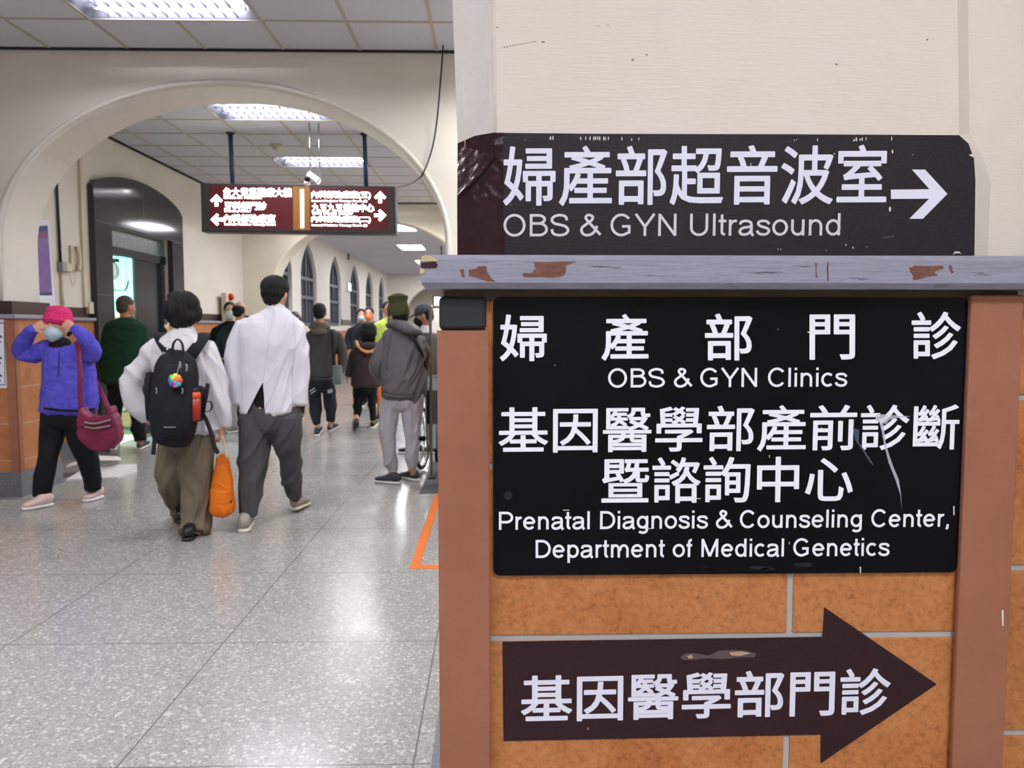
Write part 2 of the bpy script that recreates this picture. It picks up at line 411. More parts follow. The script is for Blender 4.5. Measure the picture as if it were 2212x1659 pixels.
mid = (S0 + S1) / 2; pts = [(XL, S0, 0), (XL, D0, 0), (XL, D0, DZ), (XL, D1, DZ), (XL, D1, 0), (XL, S1, 0), (XL, S1, SZ0)]
for k in range(1, 24):
    y = S1 + (S0 - S1) * k / 24; u = (y - mid) / (S1 - mid); pts.append((XL, y, SZ0 + (SZ1 - SZ0) * math.sqrt(max(0, 1 - u * u)) * .55 + (SZ1 - SZ0) * .45 * (1 - u * u)))
pts.append((XL, S0, SZ0)); extr(bm, pts, (.07, 0, 0))
d1 = struct('door_1', bm, 'slab_stone')
bm = BM()
for y, z0, z1 in ((D0 - .002, 0, SZ0), (D1 + .0, 0, SZ0)): pass
quad_lines = [(XL + .0705, S0 + .02, SZ0 - .38, S1 - .02, SZ0 - .38), (XL + .0705, S0, .95, D0, .95), (XL + .0705, D1, .95, S1, .95), (XL + .0705, S0, 1.75, D0, 1.75), (XL + .0705, D1, 1.75, S1, 1.75)]
for x, a, z, b, _ in quad_lines: box(bm, x - .0005, x + .0004, a, b, z - .002, z + .002)
box(bm, XL + .07, XL + .0709, mid - .002, mid + .002, DZ, SZ0 + .1)
struct('slab_joint', bm, 'stone_base', d1)
TRB = 1.38 + .955
bm = BM(); box(bm, XL - .06, XL - .04, D0, D1, TRB, DZ); struct('transom', bm, 'transom_green', d1)
bm = BM(); box(bm, XL - .09, XL - .02, D0, D1, TRB - .1, TRB); struct('head_rail', bm, 'door_dark', d1)
DS = atX(290, 600, XL - .05).y
bm = BM(); box(bm, XL - .07, XL - .045, DS, D1 + .02, .01, TRB - .08); struct('door_leaf', bm, 'door_dark', d1)
bm = BM(); box(bm, XL - .044, XL - .042, DS + .08, D1, 1.24, 1.25); struct('door_rail', bm, 'slab_stone', d1)
# room behind the door
mat('teal_wall', (212, 234, 231), .6); mat('teal_pale', (214, 240, 236), .6); mat('cream_floor', (226, 222, 196), .3); mat('wood_pale', (196, 166, 124), .5)
bm = BM(); quad(bm, (-8, 13.2, 0), (-8, 13.2, 3.2), (XL - .2, 13.2, 3.2), (XL - .2, 13.2, 0)); quad(bm, (-8, 8, 0), (-8, 8, 3.2), (-8, 13.2, 3.2), (-8, 13.2, 0)); quad(bm, (-8, 8, 0), (XL - .2, 8, 0), (XL - .2, 8, 3.2), (-8, 8, 3.2)); quad(bm, (-8, 8, 3.2), (XL - .2, 8, 3.2), (XL - .2, 13.2, 3.2), (-8, 13.2, 3.2))
struct('wall_clinic', bm, 'teal_wall')
bm = BM(); box(bm, -8, XL - .02, 8, 13.2, .0, .004); struct('floor', bm, 'cream_floor')

# walls around the near hall
bm = BM(); extr(bm, [(-4.9, -6, 0), (-4.9, YA, 0), (-4.9, YA, CEIL + .2), (-4.9, -6, CEIL + .2)], (-.2, 0, 0)); struct('wall_near', bm, 'wall_paint')
bm = BM(); extr(bm, [(-4.9, -6, 0), (3, -6, 0), (3, -6, CEIL + .2), (-4.9, -6, CEIL + .2)], (0, -.2, 0)); struct('wall_back', bm, 'wall_paint')
bm = BM(); extr(bm, [(3, -6, 0), (3, YA, 0), (3, YA, CEIL + .2), (3, -6, CEIL + .2)], (.2, 0, 0)); struct('wall_right', bm, 'wall_paint')
bm = BM(); extr(bm, [(XR, YA2, 0), (XR, YB, 0), (XR, YB, CEIL + .2), (XR, YA2, CEIL + .2)], (.2, 0, 0)); struct('wall_middle', bm, 'wall_paint')

# window corridor beyond the far arch
VX, VZ, YC = -4.05, 1.38 + 2.05, 30.5
bm = BM(); extr(bm, [(-4.5, YB2, VZ), (.3, YB2, VZ), (.3, YC, VZ), (-4.5, YC, VZ)], (0, 0, .2)); struct('ceiling', bm, 'vault_paint')
WY = [1700 * 4.05 / (1066 - x) for x in (616, 673, 729, 770, 801, 827)]
SILL, WSP, WAP, WHW = 1.42, 1.38 + 1.02, 1.38 + 1.84, .74
pts = [(VX, YB2, SILL)]
arcs = []
for y in WY:
    a = [(VX, y - WHW, SILL)]
    for k in range(13):
        t = k / 12; a.append((VX, y - WHW * (1 - math.sin(t * math.pi / 2) ** 1.0 * 1) if False else y - WHW * math.cos(t * math.pi / 2) ** .8, WSP + (WAP - WSP) * t ** .9))
    b = [(VX, 2 * y - p[1], p[2]) for p in a[::-1]][1:]
    arcs.append(a + b); pts += a + b
pts += [(VX, YC, SILL), (VX, YC, VZ + .1), (VX, YB2, VZ + .1)]
bm = BM(); extr(bm, pts, (-.3, 0, 0)); box(bm, VX - .3, VX, YB2, YC, 0, SILL); wc = struct('wall_windows', bm, 'wall_paint')
a, b, c = BM(), BM(), BM(); box(a, VX - .02, VX + .025, YB2, YC, .2, 1.30); box(b, VX - .02, VX + .012, YB2, YC, LEDGE0 - .05, BAND - .08); box(c, VX - .02, VX + .04, YB2, YC, 0, .21)
for y in WY: pass
struct('dado', a, 'dado_tile_side', wc); struct('baseboard', c, 'stone_base', wc)
b.free(); b = BM()
ys = [YB2] + [v for y in WY for v in (y - WHW, y + WHW)] + [YC]
for y0, y1 in zip(ys[::2], ys[1::2]): box(b, VX - .02, VX + .012, y0, y1, LEDGE0, BAND)
struct('band', b, 'maroon_band', wc)
for i, (y, arc) in enumerate(zip(WY, arcs)):
    bm = BM(); X = VX - .07
    out = [Vector((X, p[1], p[2])) for p in arc]; c0 = Vector((X, y, 2.2)); inn = [c0 + (p - c0) * .9 for p in out]
    n = len(out); d = Vector((-.06, 0, 0))
    vo = [bm.verts.new(p) for p in out]; vi = [bm.verts.new(p) for p in inn]; vo2 = [bm.verts.new(p + d) for p in out]; vi2 = [bm.verts.new(p + d) for p in inn]
    for k in range(n):
        q = (k + 1) % n
        bm.faces.new((vo[k], vo[q], vi[q], vi[k])); bm.faces.new((vi[k], vi[q], vi2[q], vi2[k])); bm.faces.new((vo[k], vo2[k], vo2[q], vo[q])); bm.faces.new((vo2[k], vi2[k], vi2[q], vo2[q]))
    box(bm, X - .05, X + .01, y - .03, y + .03, SILL, WAP - .12)
    for z in (WSP + .05, SILL + .62): box(bm, X - .05, X + .02, y - WHW + .03, y + WHW - .03, z - .035, z + .035)
    for q in (-.3, .3): box(bm, X - .045, X, y + q - .016, y + q + .016, SILL, WSP + .3)
    w = struct('window_%d' % (i + 1), bm, 'grey_frame')
    bm = BM(); extr(bm, [(X - .05, p[1], p[2]) for p in arc], (-.012, 0, 0)); struct('pane', bm, 'pane_dusk', w)
# far end with the small arch on its far side
arch_wall('wall_end', -4.5, .3, VZ + .1, YC, YC + .5, -2.05, 1.28, 1.38 + .55, 1.08, 'wall_paint', .02)
bm = BM(); extr(bm, [(-4.5, YC + 4, 0), (.3, YC + 4, 0), (.3, YC + 4, 3.6), (-4.5, YC + 4, 3.6)], (0, .2, 0)); extr(bm, [(-4.5, YC, 3.5), (.3, YC, 3.5), (.3, YC + 4.2, 3.5), (-4.5, YC + 4.2, 3.5)], (0, 0, .2)); extr(bm, [(-4.4, YC, 0), (-4.4, YC + 4, 0), (-4.4, YC + 4, 3.5), (-4.4, YC, 3.5)], (-.1, 0, 0)); struct('wall_vestibule', bm, 'wall_paint')
arch_wall('wall_inner_arch', -4.5, .3, 3.5, YC + 2, YC + 2.2, -1.45, 1.3, 1.38 + .35, 1.0, 'wall_paint', .02)
bm = BM(); extr(bm, [(.3, YB2, 0), (.3, YC + 4, 0), (.3, YC + 4, VZ + .2), (.3, YB2, VZ + .2)], (.2, 0, 0)); struct('wall_corridor', bm, 'wall_paint')

# ============================================================ CEILING LIGHTS
def fixture(x, y, label, glow):
    z = CEIL; w, d, h = 2 * G, G, .085
    t = empty('ceiling_light', (x + w / 2, y + d / 2, z), label, 'ceiling light', 'louvred ceiling lights')
    bm = BM(); e = .014
    # reflector tray: rim, sloped sides, top
    o = [(x + e, y + e), (x + w - e, y + e), (x + w - e, y + d - e), (x + e, y + d - e)]
    i_ = [(x + .07, y + .05), (x + w - .07, y + .05), (x + w - .07, y + d - .05), (x + .07, y + d - .05)]
    lo = [bm.verts.new((*p, z - .002)) for p in o]; hi = [bm.verts.new((*p, z + h)) for p in i_]
    for k in range(4): bm.faces.new((lo[k], lo[(k + 1) % 4], hi[(k + 1) % 4], hi[k]))
    bm.faces.new(hi[::-1])
    ou = [bm.verts.new((*p, z - .002)) for p in ((x, y), (x + w, y), (x + w, y + d), (x, y + d))]
    up = [bm.verts.new((*p, z + h + .03)) for p in ((x, y), (x + w, y), (x + w, y + d), (x, y + d))]
    for k in range(4):
        bm.faces.new((ou[k], ou[(k + 1) % 4], lo[(k + 1) % 4], lo[k])); bm.faces.new((ou[k], up[k], up[(k + 1) % 4], ou[(k + 1) % 4]))
    bm.faces.new(up)
    part('tray', bm, 'tray_metal', t)
    for k in range(3):
        yy = y + d * (k + .5) / 3
        bm = BM(); rod(bm, (x + .1, yy, z + .045), (x + w - .1, yy, z + .045), .015, 10)
        tb = part('tube', bm, glow, t, True)
        for xa in (x + .075, x + w - .1):
            bm = BM(); rod(bm, (xa, yy, z + .045), (xa + .025, yy, z + .045), .017, 10); part('end_cap', bm, 'fixture_white', tb, True)
    bm = BM()
    for k in range(1, 3):
        yy = y + d * k / 3; box(bm, x + .07, x + w - .07, yy - .003, yy + .003, z, z + .03)
    for k in range(1, 13):
        xx = x + .07 + (w - .14) * k / 13
        box(bm, xx - .002, xx + .002, y + .03, y + d - .03, z + .001, z + .021)
    part('louver', bm, 'louver_metal', t)
LBL = {0: 'louvred ceiling light at the picture top, before the large arch', 1: 'louvred ceiling light just past the arch crown', 2: 'louvred ceiling light above the hanging direction sign', 3: 'louvred ceiling light beside the far arch wall'}
for k, (x, y) in enumerate(FIX): fixture(x, y, LBL.get(k, 'unseen louvred ceiling light added to brighten the halls'), 'tube_glow' if k < 3 else 'tube_glow_side' if y > 5 or k == 4 else 'tube_glow_strong')
# flush light panels of the window corridor; deeper pair added to light it
for k, (y0, y1, lb) in enumerate(((15.5, 16.7, 'bright flush ceiling panel nearest the far arch'), (19.5, 20.7, 'bright flush ceiling panel, second into the window corridor'), (24, 25.2, 'added flush ceiling panel lighting the depth of the window corridor'), (28, 29.2, 'added flush ceiling panel lighting the corridor end'))):
    cx = -1.9 if k == 0 else -2.06
    bm = BM(); box(bm, cx - .32, cx + .32, y0, y1, VZ - .03, VZ); t = obj('ceiling_panel', bm, 'fixture_white'); tag(t, lb, 'ceiling light', 'flush corridor lights')
    bm = BM(); box(bm, cx - .29, cx + .29, y0 + .03, y1 - .03, VZ - .036, VZ - .0305); part('diffuser', bm, 'panel_glow', t)
bm = BM(); box(bm, -2.6, -1.4, YC + 2.6, YC + 3.2, 3.46, 3.5); t = obj('ceiling_panel', bm, 'panel_glow'); tag(t, 'bright ceiling panel in the vestibule beyond the end arch', 'ceiling light', 'flush corridor lights')
# lamp of the clinic room
emit('clinic_glow', (232, 252, 250), 30)
bm = BM(); box(bm, -6.8, -5.2, 9.6, 10.2, 3.14, 3.2); t = obj('ceiling_panel', bm, 'clinic_glow'); tag(t, 'ceiling panel inside the teal clinic room', 'ceiling light')
# ============================================================ LETTERING
def ribbon(bm, pts, w, closed=False):
    P = [Vector((p[0], p[1])) for p in pts]; n = len(P); L, R = [], []
    for i in range(n):
        if closed: a, b = P[i - 1], P[(i + 1) % n]
        else: a, b = P[max(i - 1, 0)], P[min(i + 1, n - 1)]
        d1 = (P[i] - a); d2 = (b - P[i])
        if d1.length < 1e-9: d1 = d2
        if d2.length < 1e-9: d2 = d1
        d1 = d1.normalized(); d2 = d2.normalized(); nn = Vector((-(d1 + d2).y, (d1 + d2).x))
        nn = nn.normalized() if nn.length > 1e-6 else Vector((-d1.y, d1.x))
        c = max(.35, abs(nn.dot(Vector((-d1.y, d1.x))))); k = w / 2 / c
        L.append(bm.verts.new((*(P[i] + nn * k), 0))); R.append(bm.verts.new((*(P[i] - nn * k), 0)))
    for i in range(n if closed else n - 1):
        j = (i + 1) % n; bm.faces.new((L[i], R[i], R[j], L[j]))
def arc(cx, cy, rx, ry, a0, a1, n=20):
    return [(cx + rx * math.cos(math.radians(a0 + (a1 - a0) * k / n)), cy + ry * math.sin(math.radians(a0 + (a1 - a0) * k / n))) for k in range(n + 1)]
SX = .725
def glyph(c, w):
    """strokes of one sans-serif letter (cap height 1): advance, open strokes, closed strokes"""
    h = w / 2; t = 1 - h; xt = SX - h
    o = []; cl = []
    if c == ' ': return .37, [], []
    if c == 'O': return 1.087, [], [arc(.543, .5, .475 - h, .512 - h, 0, 360, 40)[:-1]]
    if c == 'C': return 1.0, [arc(.52, .5, .455 - h, .512 - h, 38, 322, 36)], []
    if c == 'G': return 1.087, [arc(.53, .5, .47 - h, .512 - h, 38, 300, 36) + [(.93 - h, .17), (.93 - h, .44), (.56, .44)]], []
    if c == 'B': return .93, [[(.11 + h, 0), (.11 + h, 1)], [(.11, t), (.48, t)] + arc(.48, .76, .27, t - .76, 90, -90, 12)[1:] + [(.11, 2 * .76 - t)], [(.11, .76 * 2 - t), (.52, .76 * 2 - t)] + arc(.52, (.76 * 2 - t + h) / 2, .315, (.76 * 2 - t - h) / 2, 90, -90, 14)[1:] + [(.11, h)]], []
    if c == 'D': return 1.0, [[(.11 + h, 0), (.11 + h, 1)], [(.11, t), (.45, t)] + arc(.45, .5, .43, .5 - h, 90, -90, 24)[1:] + [(.11, h)]], []
    if c == 'P': return .93, [[(.11 + h, 0), (.11 + h, 1)], [(.11, t), (.53, t)] + arc(.53, (t + .42) / 2, .30, (t - .42) / 2, 90, -90, 16)[1:] + [(.11, .42)]], []
    if c == 'S': return .93, [cr([(.83 - h, .71), (.72, .88), (.47, .95), (.22, .88), (.13, .73), (.24, .58), (.47, .52), (.72, .44), (.83, .27), (.72, .11), (.47, .05), (.2, .12), (.07 + h, .32)], 5)], []
    if c == 'Y': return .93, [[(.06, 1), (.465, .42)], [(.87, 1), (.465, .42)], [(.465, .45), (.465, 0)]], []
    if c == 'N': return 1.008, [[(.11 + h, 0), (.11 + h, 1)], [(.9 - h, 0), (.9 - h, 1)], [(.11 + h, .97), (.9 - h, .03)]], []
    if c == 'M': return 1.163, [[(.11 + h, 0), (.11 + h, 1)], [(1.05 - h, 0), (1.05 - h, 1)], [(.11 + h, .97), (.58, .04)], [(.58, .04), (1.05 - h, .97)]], []
    if c == 'U': return 1.008, [[(.11 + h, 1), (.11 + h, .38)] + arc(.505, .36, .395 - h, .372 - h, 180, 360, 20) + [(.9 - h, .38), (.9 - h, 1)]], []
    if c == '&': return .93, [cr([(.93, .06), (.7, .32), (.38, .68), (.29, .83), (.36, .94), (.49, .95)], 5), cr([(.49, .95), (.59, .86), (.55, .73), (.33, .55), (.15, .4), (.11, .24), (.2, .09), (.39, .045), (.6, .13), (.73, .32), (.77, .47)], 5)], []
    if c in 'li': return .31, [[(.155, 0), (.155, 1 if c == 'l' else SX)]] + ([[(.155, .87), (.155, 1)]] if c == 'i' else []), []
    if c == 't': return .388, [[(.18, .96), (.18, .2)] + arc(.31, .18, .13, .12, 180, 275, 8), [(.03, xt), (.37, xt)]], []
    if c == 'f': return .388, [[(.18, 0), (.18, .8)] + arc(.31, .8, .13, .145, 180, 80, 8), [(.03, xt), (.35, xt)]], []
    if c == 'r': return .465, [[(.09 + h, 0), (.09 + h, SX)], [(.09 + h, .34)] + arc(.36, .38, .36 - .09 - h, xt - .38, 170, 68, 10)], []
    if c in 'nu':
        s = [[(.09 + h, 0), (.09 + h, SX)], [(.09 + h, .38)] + arc(.385, .42, .295 - h, xt - .41, 180, 0, 16) + [(.68 - h, .3), (.68 - h, 0)]]
        if c == 'u': s = [[(.77 - x, SX - y) for x, y in q] for q in s]
        return .777, s, []
    if c == 'm': return 1.163, [[(.09 + h, 0), (.09 + h, SX)], [(.09 + h, .38)] + arc(.345, .44, .255 - h, xt - .43, 180, 0, 14) + [(.6 - h, .3), (.6 - h, 0)], [(.6 - h, .38)] + arc(.81, .44, .27 - h, xt - .43, 180, 0, 14) + [(1.08 - h, .3), (1.08 - h, 0)]], []
    if c == 'o': return .777, [], [arc(.388, .3625, .345 - h, .3725 - h, 0, 360, 30)[:-1]]
    if c == 'c': return .698, [arc(.375, .3625, .335 - h, .3725 - h, 45, 315, 26)], []
    if c == 'e': return .777, [[(.05 + w * .7, .375), (.72 - h, .375)], arc(.385, .3625, .34 - h, .3725 - h, 2, 322, 30)], []
    if c == 'd': return .777, [[(.69 - h, 0), (.69 - h, 1)]], [arc(.375, .3625, .325 - h, .3725 - h, 0, 360, 28)[:-1]]
    if c == 'p': return .777, [[(.09 + h, -.28), (.09 + h, SX)]], [arc(.4, .3625, .325 - h, .3725 - h, 0, 360, 28)[:-1]]
    if c == 'g': return .777, [[(.69 - h, SX), (.69 - h, -.05)] + arc(.39, -.06, .30 - h, .22 - h, 0, -150, 14)], [arc(.375, .37, .325 - h, .36 - h, 0, 360, 28)[:-1]]
    if c == 'a': return .777, [cr([(.10 + h * .4, .5), (.17, .62), (.36, xt), (.56, .61), (.61, .48), (.61, .2), (.64, .07), (.71, .0)], 5), cr([(.61, .42), (.45, .385), (.22, .34), (.11, .2), (.18, .075), (.33, .05), (.5, .11), (.61, .27)], 5)], []
    if c == 's': return .698, [cr([(.61, .51), (.52, .63), (.35, xt), (.18, .63), (.13, .53), (.22, .43), (.36, .385), (.53, .32), (.6, .21), (.52, .09), (.35, .05), (.17, .1), (.08, .22)], 5)], []
    if c == ',': return .388, [[(.19, .14), (.19, 0), (.13, -.14)]], []
    raise KeyError(c)
def latin(text, w):
    bm = BM(); x = 0; done = [0]
    def lay(b):          # every stroke lies a hair above the one before it
        b.verts.ensure_lookup_table(); k = done[0]
        for v in b.verts[:]:
            if v.co.z == 0: v.co.z = k + 1
        done[0] = (k + 1) % 6
    for c in text:
        adv, op, cl = glyph(c, w); b2 = BM()
        for q in op: ribbon(b2, q, w); lay(b2)
        for q in cl: ribbon(b2, q, w, True); lay(b2)
        bmesh.ops.translate(b2, vec=(x, 0, 0), verts=b2.verts[:]); me = bpy.data.meshes.new('g'); b2.to_mesh(me); b2.free(); bm.from_mesh(me); bpy.data.meshes.remove(me)
        x += adv
    V = [v.co.copy() for v in bm.verts]; bm.verts.index_update()
    Fs = [[v.index for v in f.verts] for f in bm.faces]; bm.free(); return V, Fs, 1
def cjk(text, d=.0135, spacing=1.0):
    c = bpy.data.curves.new('t', 'FONT'); c.body = text; c.resolution_u = 3; c.space_character = spacing
    o = bpy.data.objects.new('t', c); COL.objects.link(o)
    dg = bpy.context.evaluated_depsgraph_get(); dg.update(); me = bpy.data.meshes.new_from_object(o.evaluated_get(dg))
    V0 = [Vector((v.co.x, v.co.y)) for v in me.vertices]; F0 = [list(p.vertices) for p in me.polygons]
    bpy.data.objects.remove(o); bpy.data.curves.remove(c); bpy.data.meshes.remove(me)
    V, Fs = [], []
    for n, (dx, dy) in enumerate([(0, 0)] if d == 0 else [(0, 0)] + [(1.15 * math.cos(a * math.pi / 7), 1.15 * math.sin(a * math.pi / 7)) for a in range(14)]):
        k = len(V); V += [Vector((v.x + dx * d, v.y + dy * d, n)) for v in V0]; Fs += [[i + k for i in f] for f in F0]
    return V, Fs, 1
def fit(parent, geo, LL, LR, UL, Y, material, name='lettering'):
    """flat vinyl lettering: the text's bounding box is laid on the plane at depth Y between three corners"""
    V, Fs, ncopy = geo; x0 = min(v.x for v in V); x1 = max(v.x for v in V); y0 = min(v.y for v in V); y1 = max(v.y for v in V)
    A, B, C = (atY(*p, Y) for p in (LL, LR, UL)); bm = BM()
    vs = [bm.verts.new(Vector((0, -2.5e-5 * v.z, 0)) + A + (B - A) * ((v.x - x0) / (x1 - x0)) + (C - A) * ((v.y - y0) / (y1 - y0))) for i, v in enumerate(V)]
    for f in Fs:
        try: bm.faces.new([vs[i] for i in f])
        except ValueError: pass
    me = bpy.data.meshes.new(name)
    for f in bm.faces:
        f.normal_update()
        if f.normal.y > 0: f.normal_flip()
    bm.to_mesh(me); bm.free(); return part(name, me, material, parent)
def pp(bm, pts, Y, th=.0006):
    """plate with an outline given in picture points, standing at depth Y (front) with real thickness"""
    extr(bm, [atY(x, y, Y) for x, y in pts], (0, th, 0))
def rounded(x0, y0, x1, y1, r, n=5):
    o = []
    for cx, cy, a in ((x1 - r, y0 + r, -90), (x1 - r, y1 - r, 0), (x0 + r, y1 - r, 90), (x0 + r, y0 + r, 180)):
        for k in range(n + 1): o.append((cx + r * math.cos(math.radians(a + 90 * k / n)), cy + r * math.sin(math.radians(a + 90 * k / n))))
    return o

# ============================================================ NEAR PILLAR
YT, YG, YS, YU, YLG = 1.32, 1.302, 1.312, 1.35, 1.27
PXL = atY(957, 900, YT).x; PXR = atY(2190, 1150, YG).x; PBACK = 2.35
ZLB = atY(1500, 624, YLG + .008).z
# lower body
bm = BM(); box(bm, PXL, PXR, YT + .003, PBACK, 0, ZLB + .03); pil = struct('wall_pillar', bm, 'grout')
GZ = atY(1560, 1375, YT).z; GXc = atY(1707, 1300, YT).x
bm = BM(); g = .0052
for i in range(-2, 2):
    for j in range(-6, 3):
        x0, x1 = max(PXL + .001, GXc + .6 * i + g), min(PXR - .06, GXc + .6 * (i + 1) - g); z0, z1 = max(.02, GZ + .3 * j + g), min(ZLB - .018, GZ + .3 * (j + 1) - g)
        if x1 - x0 < .02 or z1 - z0 < .02: continue
        box(bm, x0, x1, YT, YT + .02, z0, z1, .002)
struct('tile_cladding', bm, 'rust_tile', pil)
bm = BM()
for i in range(0, 2):
    for j in range(-1, 7):
        y0, y1 = YT + .02 + .52 * i + g, YT + .02 + .52 * (i + 1) - g; z0, z1 = max(.02, GZ - 1.2 + .3 * j + g), min(ZLB - .018, GZ - 1.2 + .3 * (j + 1) - g)
        if z1 - z0 > .02: box(bm, PXL - .004, PXL + .004, y0, y1, z0, z1, .002)
struct('tile_cladding', bm, 'rust_tile', pil)
# adjoining wall
WX0 = atY(2184, 1150, YT + .012).x
bm = BM(); box(bm, WX0 - .02, 3, YT + .016, YT + .1, 0, ZLB + .03); wf = struct('wall_facing', bm, 'grout')
GZ2 = atY(2200, 1227, YT + .012).z
bm = BM()
for i in range(0, 4):
    for j in range(-5, 2):
        x0, x1 = WX0 + .6 * i, WX0 + .6 * (i + 1) - 2 * g; z0, z1 = max(.02, GZ2 + .3 * j + g), min(ZLB - .018, GZ2 + .3 * (j + 1) - g)
        if z1 - z0 > .02: box(bm, x0, x1, YT + .012, YT + .03, z0, z1, .002)
struct('tile_cladding', bm, 'rust_tile', wf)

# upper body, chamfered with stops
def U(px, py, dy=0): return atY(px, py, YU + dy)
TOP = CEIL + .05
def zto(p, q, z):         # continue the line p->q up to height z
    t = (z - p.z) / (q.z - p.z); return p + (q - p) * t
C1 = U(989, 425); Fl = U(1067, 335); Flt = zto(Fl, U(1063, -60), TOP)
dl = Fl.x - C1.x
Sl = Vector((C1.x - .002, YU + dl, C1.z + .10)); Slt = zto(Sl, atY(976, -60, YU + dl), TOP)
BL = Vector((C1.x, YU, ZLB)); 
rc = [U(2072, 291), U(2092, 309), U(2104, 342), U(2108, 390)]
Frt = zto(rc[0], U(2067, -60), TOP); BR = Vector((rc[3].x, YU, ZLB))
dr = .022
Wr = [U(2094, 288, dr), U(2112, 318, dr), U(2128, 352, dr), U(2140, 392, dr)]; Wrt = zto(Wr[0], U(2090, -60, dr), TOP); WB = Vector((Wr[3].x, YU + dr, ZLB))
bm = BM(); vv = {}
def nv(p):
    k = tuple(round(c, 5) for c in p)
    if k not in vv: vv[k] = bm.verts.new(p)
    return vv[k]
def nf(*ps): bm.faces.new([nv(p) for p in ps])
nf(BL, C1, Fl, Flt, Frt, *rc, BR)
nf(C1, Sl, Fl); nf(Fl, Sl, Slt, Flt)
SB, SBl, SBt = Vector((C1.x, PBACK, ZLB)), Vector((C1.x, PBACK, Sl.z)), Vector((Slt.x, PBACK, TOP))
nf(BL, SB, SBl, Sl, C1); nf(Sl, SBl, SBt, Slt)
nf(Frt, rc[0], Wr[0], Wrt)
for k in range(3): nf(rc[k], rc[k + 1], Wr[k + 1], Wr[k])
nf(rc[3], BR, WB, Wr[3])
BB, BT = Vector((.9, PBACK, ZLB)), Vector((.9, PBACK, TOP)); nf(SB, BB, BT, SBt, SBl)
up = struct('shaft', bm, 'pillar_paint', pil)
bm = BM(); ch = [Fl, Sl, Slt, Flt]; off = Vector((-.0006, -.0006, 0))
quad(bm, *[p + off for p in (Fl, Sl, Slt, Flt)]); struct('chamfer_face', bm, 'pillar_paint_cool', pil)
# raised plaster beads along the chamfer arrises
bm = BM()
F0 = Fl + (Flt - Fl) * ((U(1066, 286).z - Fl.z) / (Flt.z - Fl.z)); tube(bm, [F0 + Vector((.003, .0012, 0)), (F0 + Flt) / 2 + Vector((.003, .0008, 0)), Flt], .0026, 8, 8)
a_ = Sl + (Fl - Sl) * .22; a_ = a_ + (Slt + (Flt - Slt) * .22 - a_) * ((U(1000, 303).z - a_.z) / (Slt.z - a_.z)); b_ = Slt + (Flt - Slt) * .22
tube(bm, [a_, (a_ + b_) / 2 + Vector((.001, 0, 0)), b_], .0016, 8, 8); struct('plaster_bead', bm, 'pillar_paint', pil, True)
bm = BM(); quad(bm, Wrt, Wr[0], Vector((3, YU + dr, Wr[0].z)), Vector((3, YU + dr, TOP)))
for k in range(3): quad(bm, Wr[k], Wr[k + 1], Vector((3, YU + dr, Wr[k + 1].z)), Vector((3, YU + dr, Wr[k].z)))
quad(bm, Wr[3], WB, Vector((3, YU + dr, ZLB)), Vector((3, YU + dr, Wr[3].z))); struct('upper_wall', bm, 'pillar_paint', wf)
bm = BM(); pts = [(2063, -40), (2065, 120), (2064, 220), (2069, 290), (2090, 306), (2094, 290), (2087, 220), (2089, 120), (2088, -40)]
bm2 = BM(); tube(bm, [Vector((p.x, p.y - .0015, p.z)) for p in (U(2089, -40, dr), U(2090, 150, dr), U(2092, 285, dr), U(2112, 318, dr), U(2128, 352, dr), U(2140, 392, dr), U(2140, 540, dr))], .0022, 8, 6)
bm.free(); struct('plaster_bead', bm2, 'paint_white', pil, True)
# hairline marks on the paint
bm = BM()
for x, y, w_, h_ in [(1088 + 6 * k, 101 - 1.1 * k * (k > 1), 4, 1.3) for k in range(12)] + [(1170, 89, 7, 3), (1364, 127, 5, 4), (1395, 117, 4, 3), (1290, 56, 5, 1), (1310, 54, 6, 1), (2001, 84, 4, 3), (1805, 137, 4, 4), (1072, 58, 4, 2)]: pp(bm, [(x, y), (x + w_, y), (x + w_, y + h_), (x, y + h_)], YU - .0004, .0003)
struct('scuff_mark', bm, 'scuff', pil)

# ---- ledge
LXL = atY(907, 600, YLG).x; bv = .0085
zt, zb0, zb1 = atY(1500, 562, YLG).z, atY(1500, 611, YLG).z, ZLB
zt2 = zt + bv
prof = [(YLG + bv, zt2), (YLG, zt), (YLG, zb0), (YLG + .008, zb1)]
bm = BM(); L0 = LXL
A = []
for (y, z) in prof:
    d = y - YLG
    A.append([Vector((L0 + d, PBACK, z)), Vector((L0 + d, y, z)), Vector((3, y, z))])
for i in range(3):
    for k in range(2): quad(bm, A[i][k], A[i][k + 1], A[i + 1][k + 1], A[i + 1][k])
quad(bm, A[0][0], A[0][1], A[0][2], Vector((3, PBACK, zt2))); quad(bm, A[3][0], A[3][1], A[3][2], Vector((3, PBACK, zb1)))
bmesh.ops.remove_doubles(bm, verts=bm.verts[:], dist=1e-5)
led = struct('ledge', bm, 'ledge_grey', pil)
patches = [[(993, 584), (1003, 581), (1005, 600), (996, 598)], [(1014, 583), (1030, 580), (1033, 575), (1051, 575), (1053, 592), (1062, 600), (1070, 609), (1050, 607), (1036, 602), (1014, 596)],
           [(1152, 566), (1240, 564), (1247, 566), (1232, 571), (1222, 575), (1222, 588), (1214, 597), (1200, 600), (1134, 599), (1127, 591), (1150, 589), (1158, 580)],
           [(1964, 579), (1975, 574), (2036, 574), (2038, 580), (2020, 588), (2024, 595), (2000, 600), (1974, 605), (1970, 592)], [(2048, 573), (2055, 573), (2060, 588), (2055, 591)], [(1787, 566), (1791, 566), (1790, 606), (1787, 606)], [(1762, 568), (1765, 568), (1765, 600), (1762, 600)]]
bm = BM()
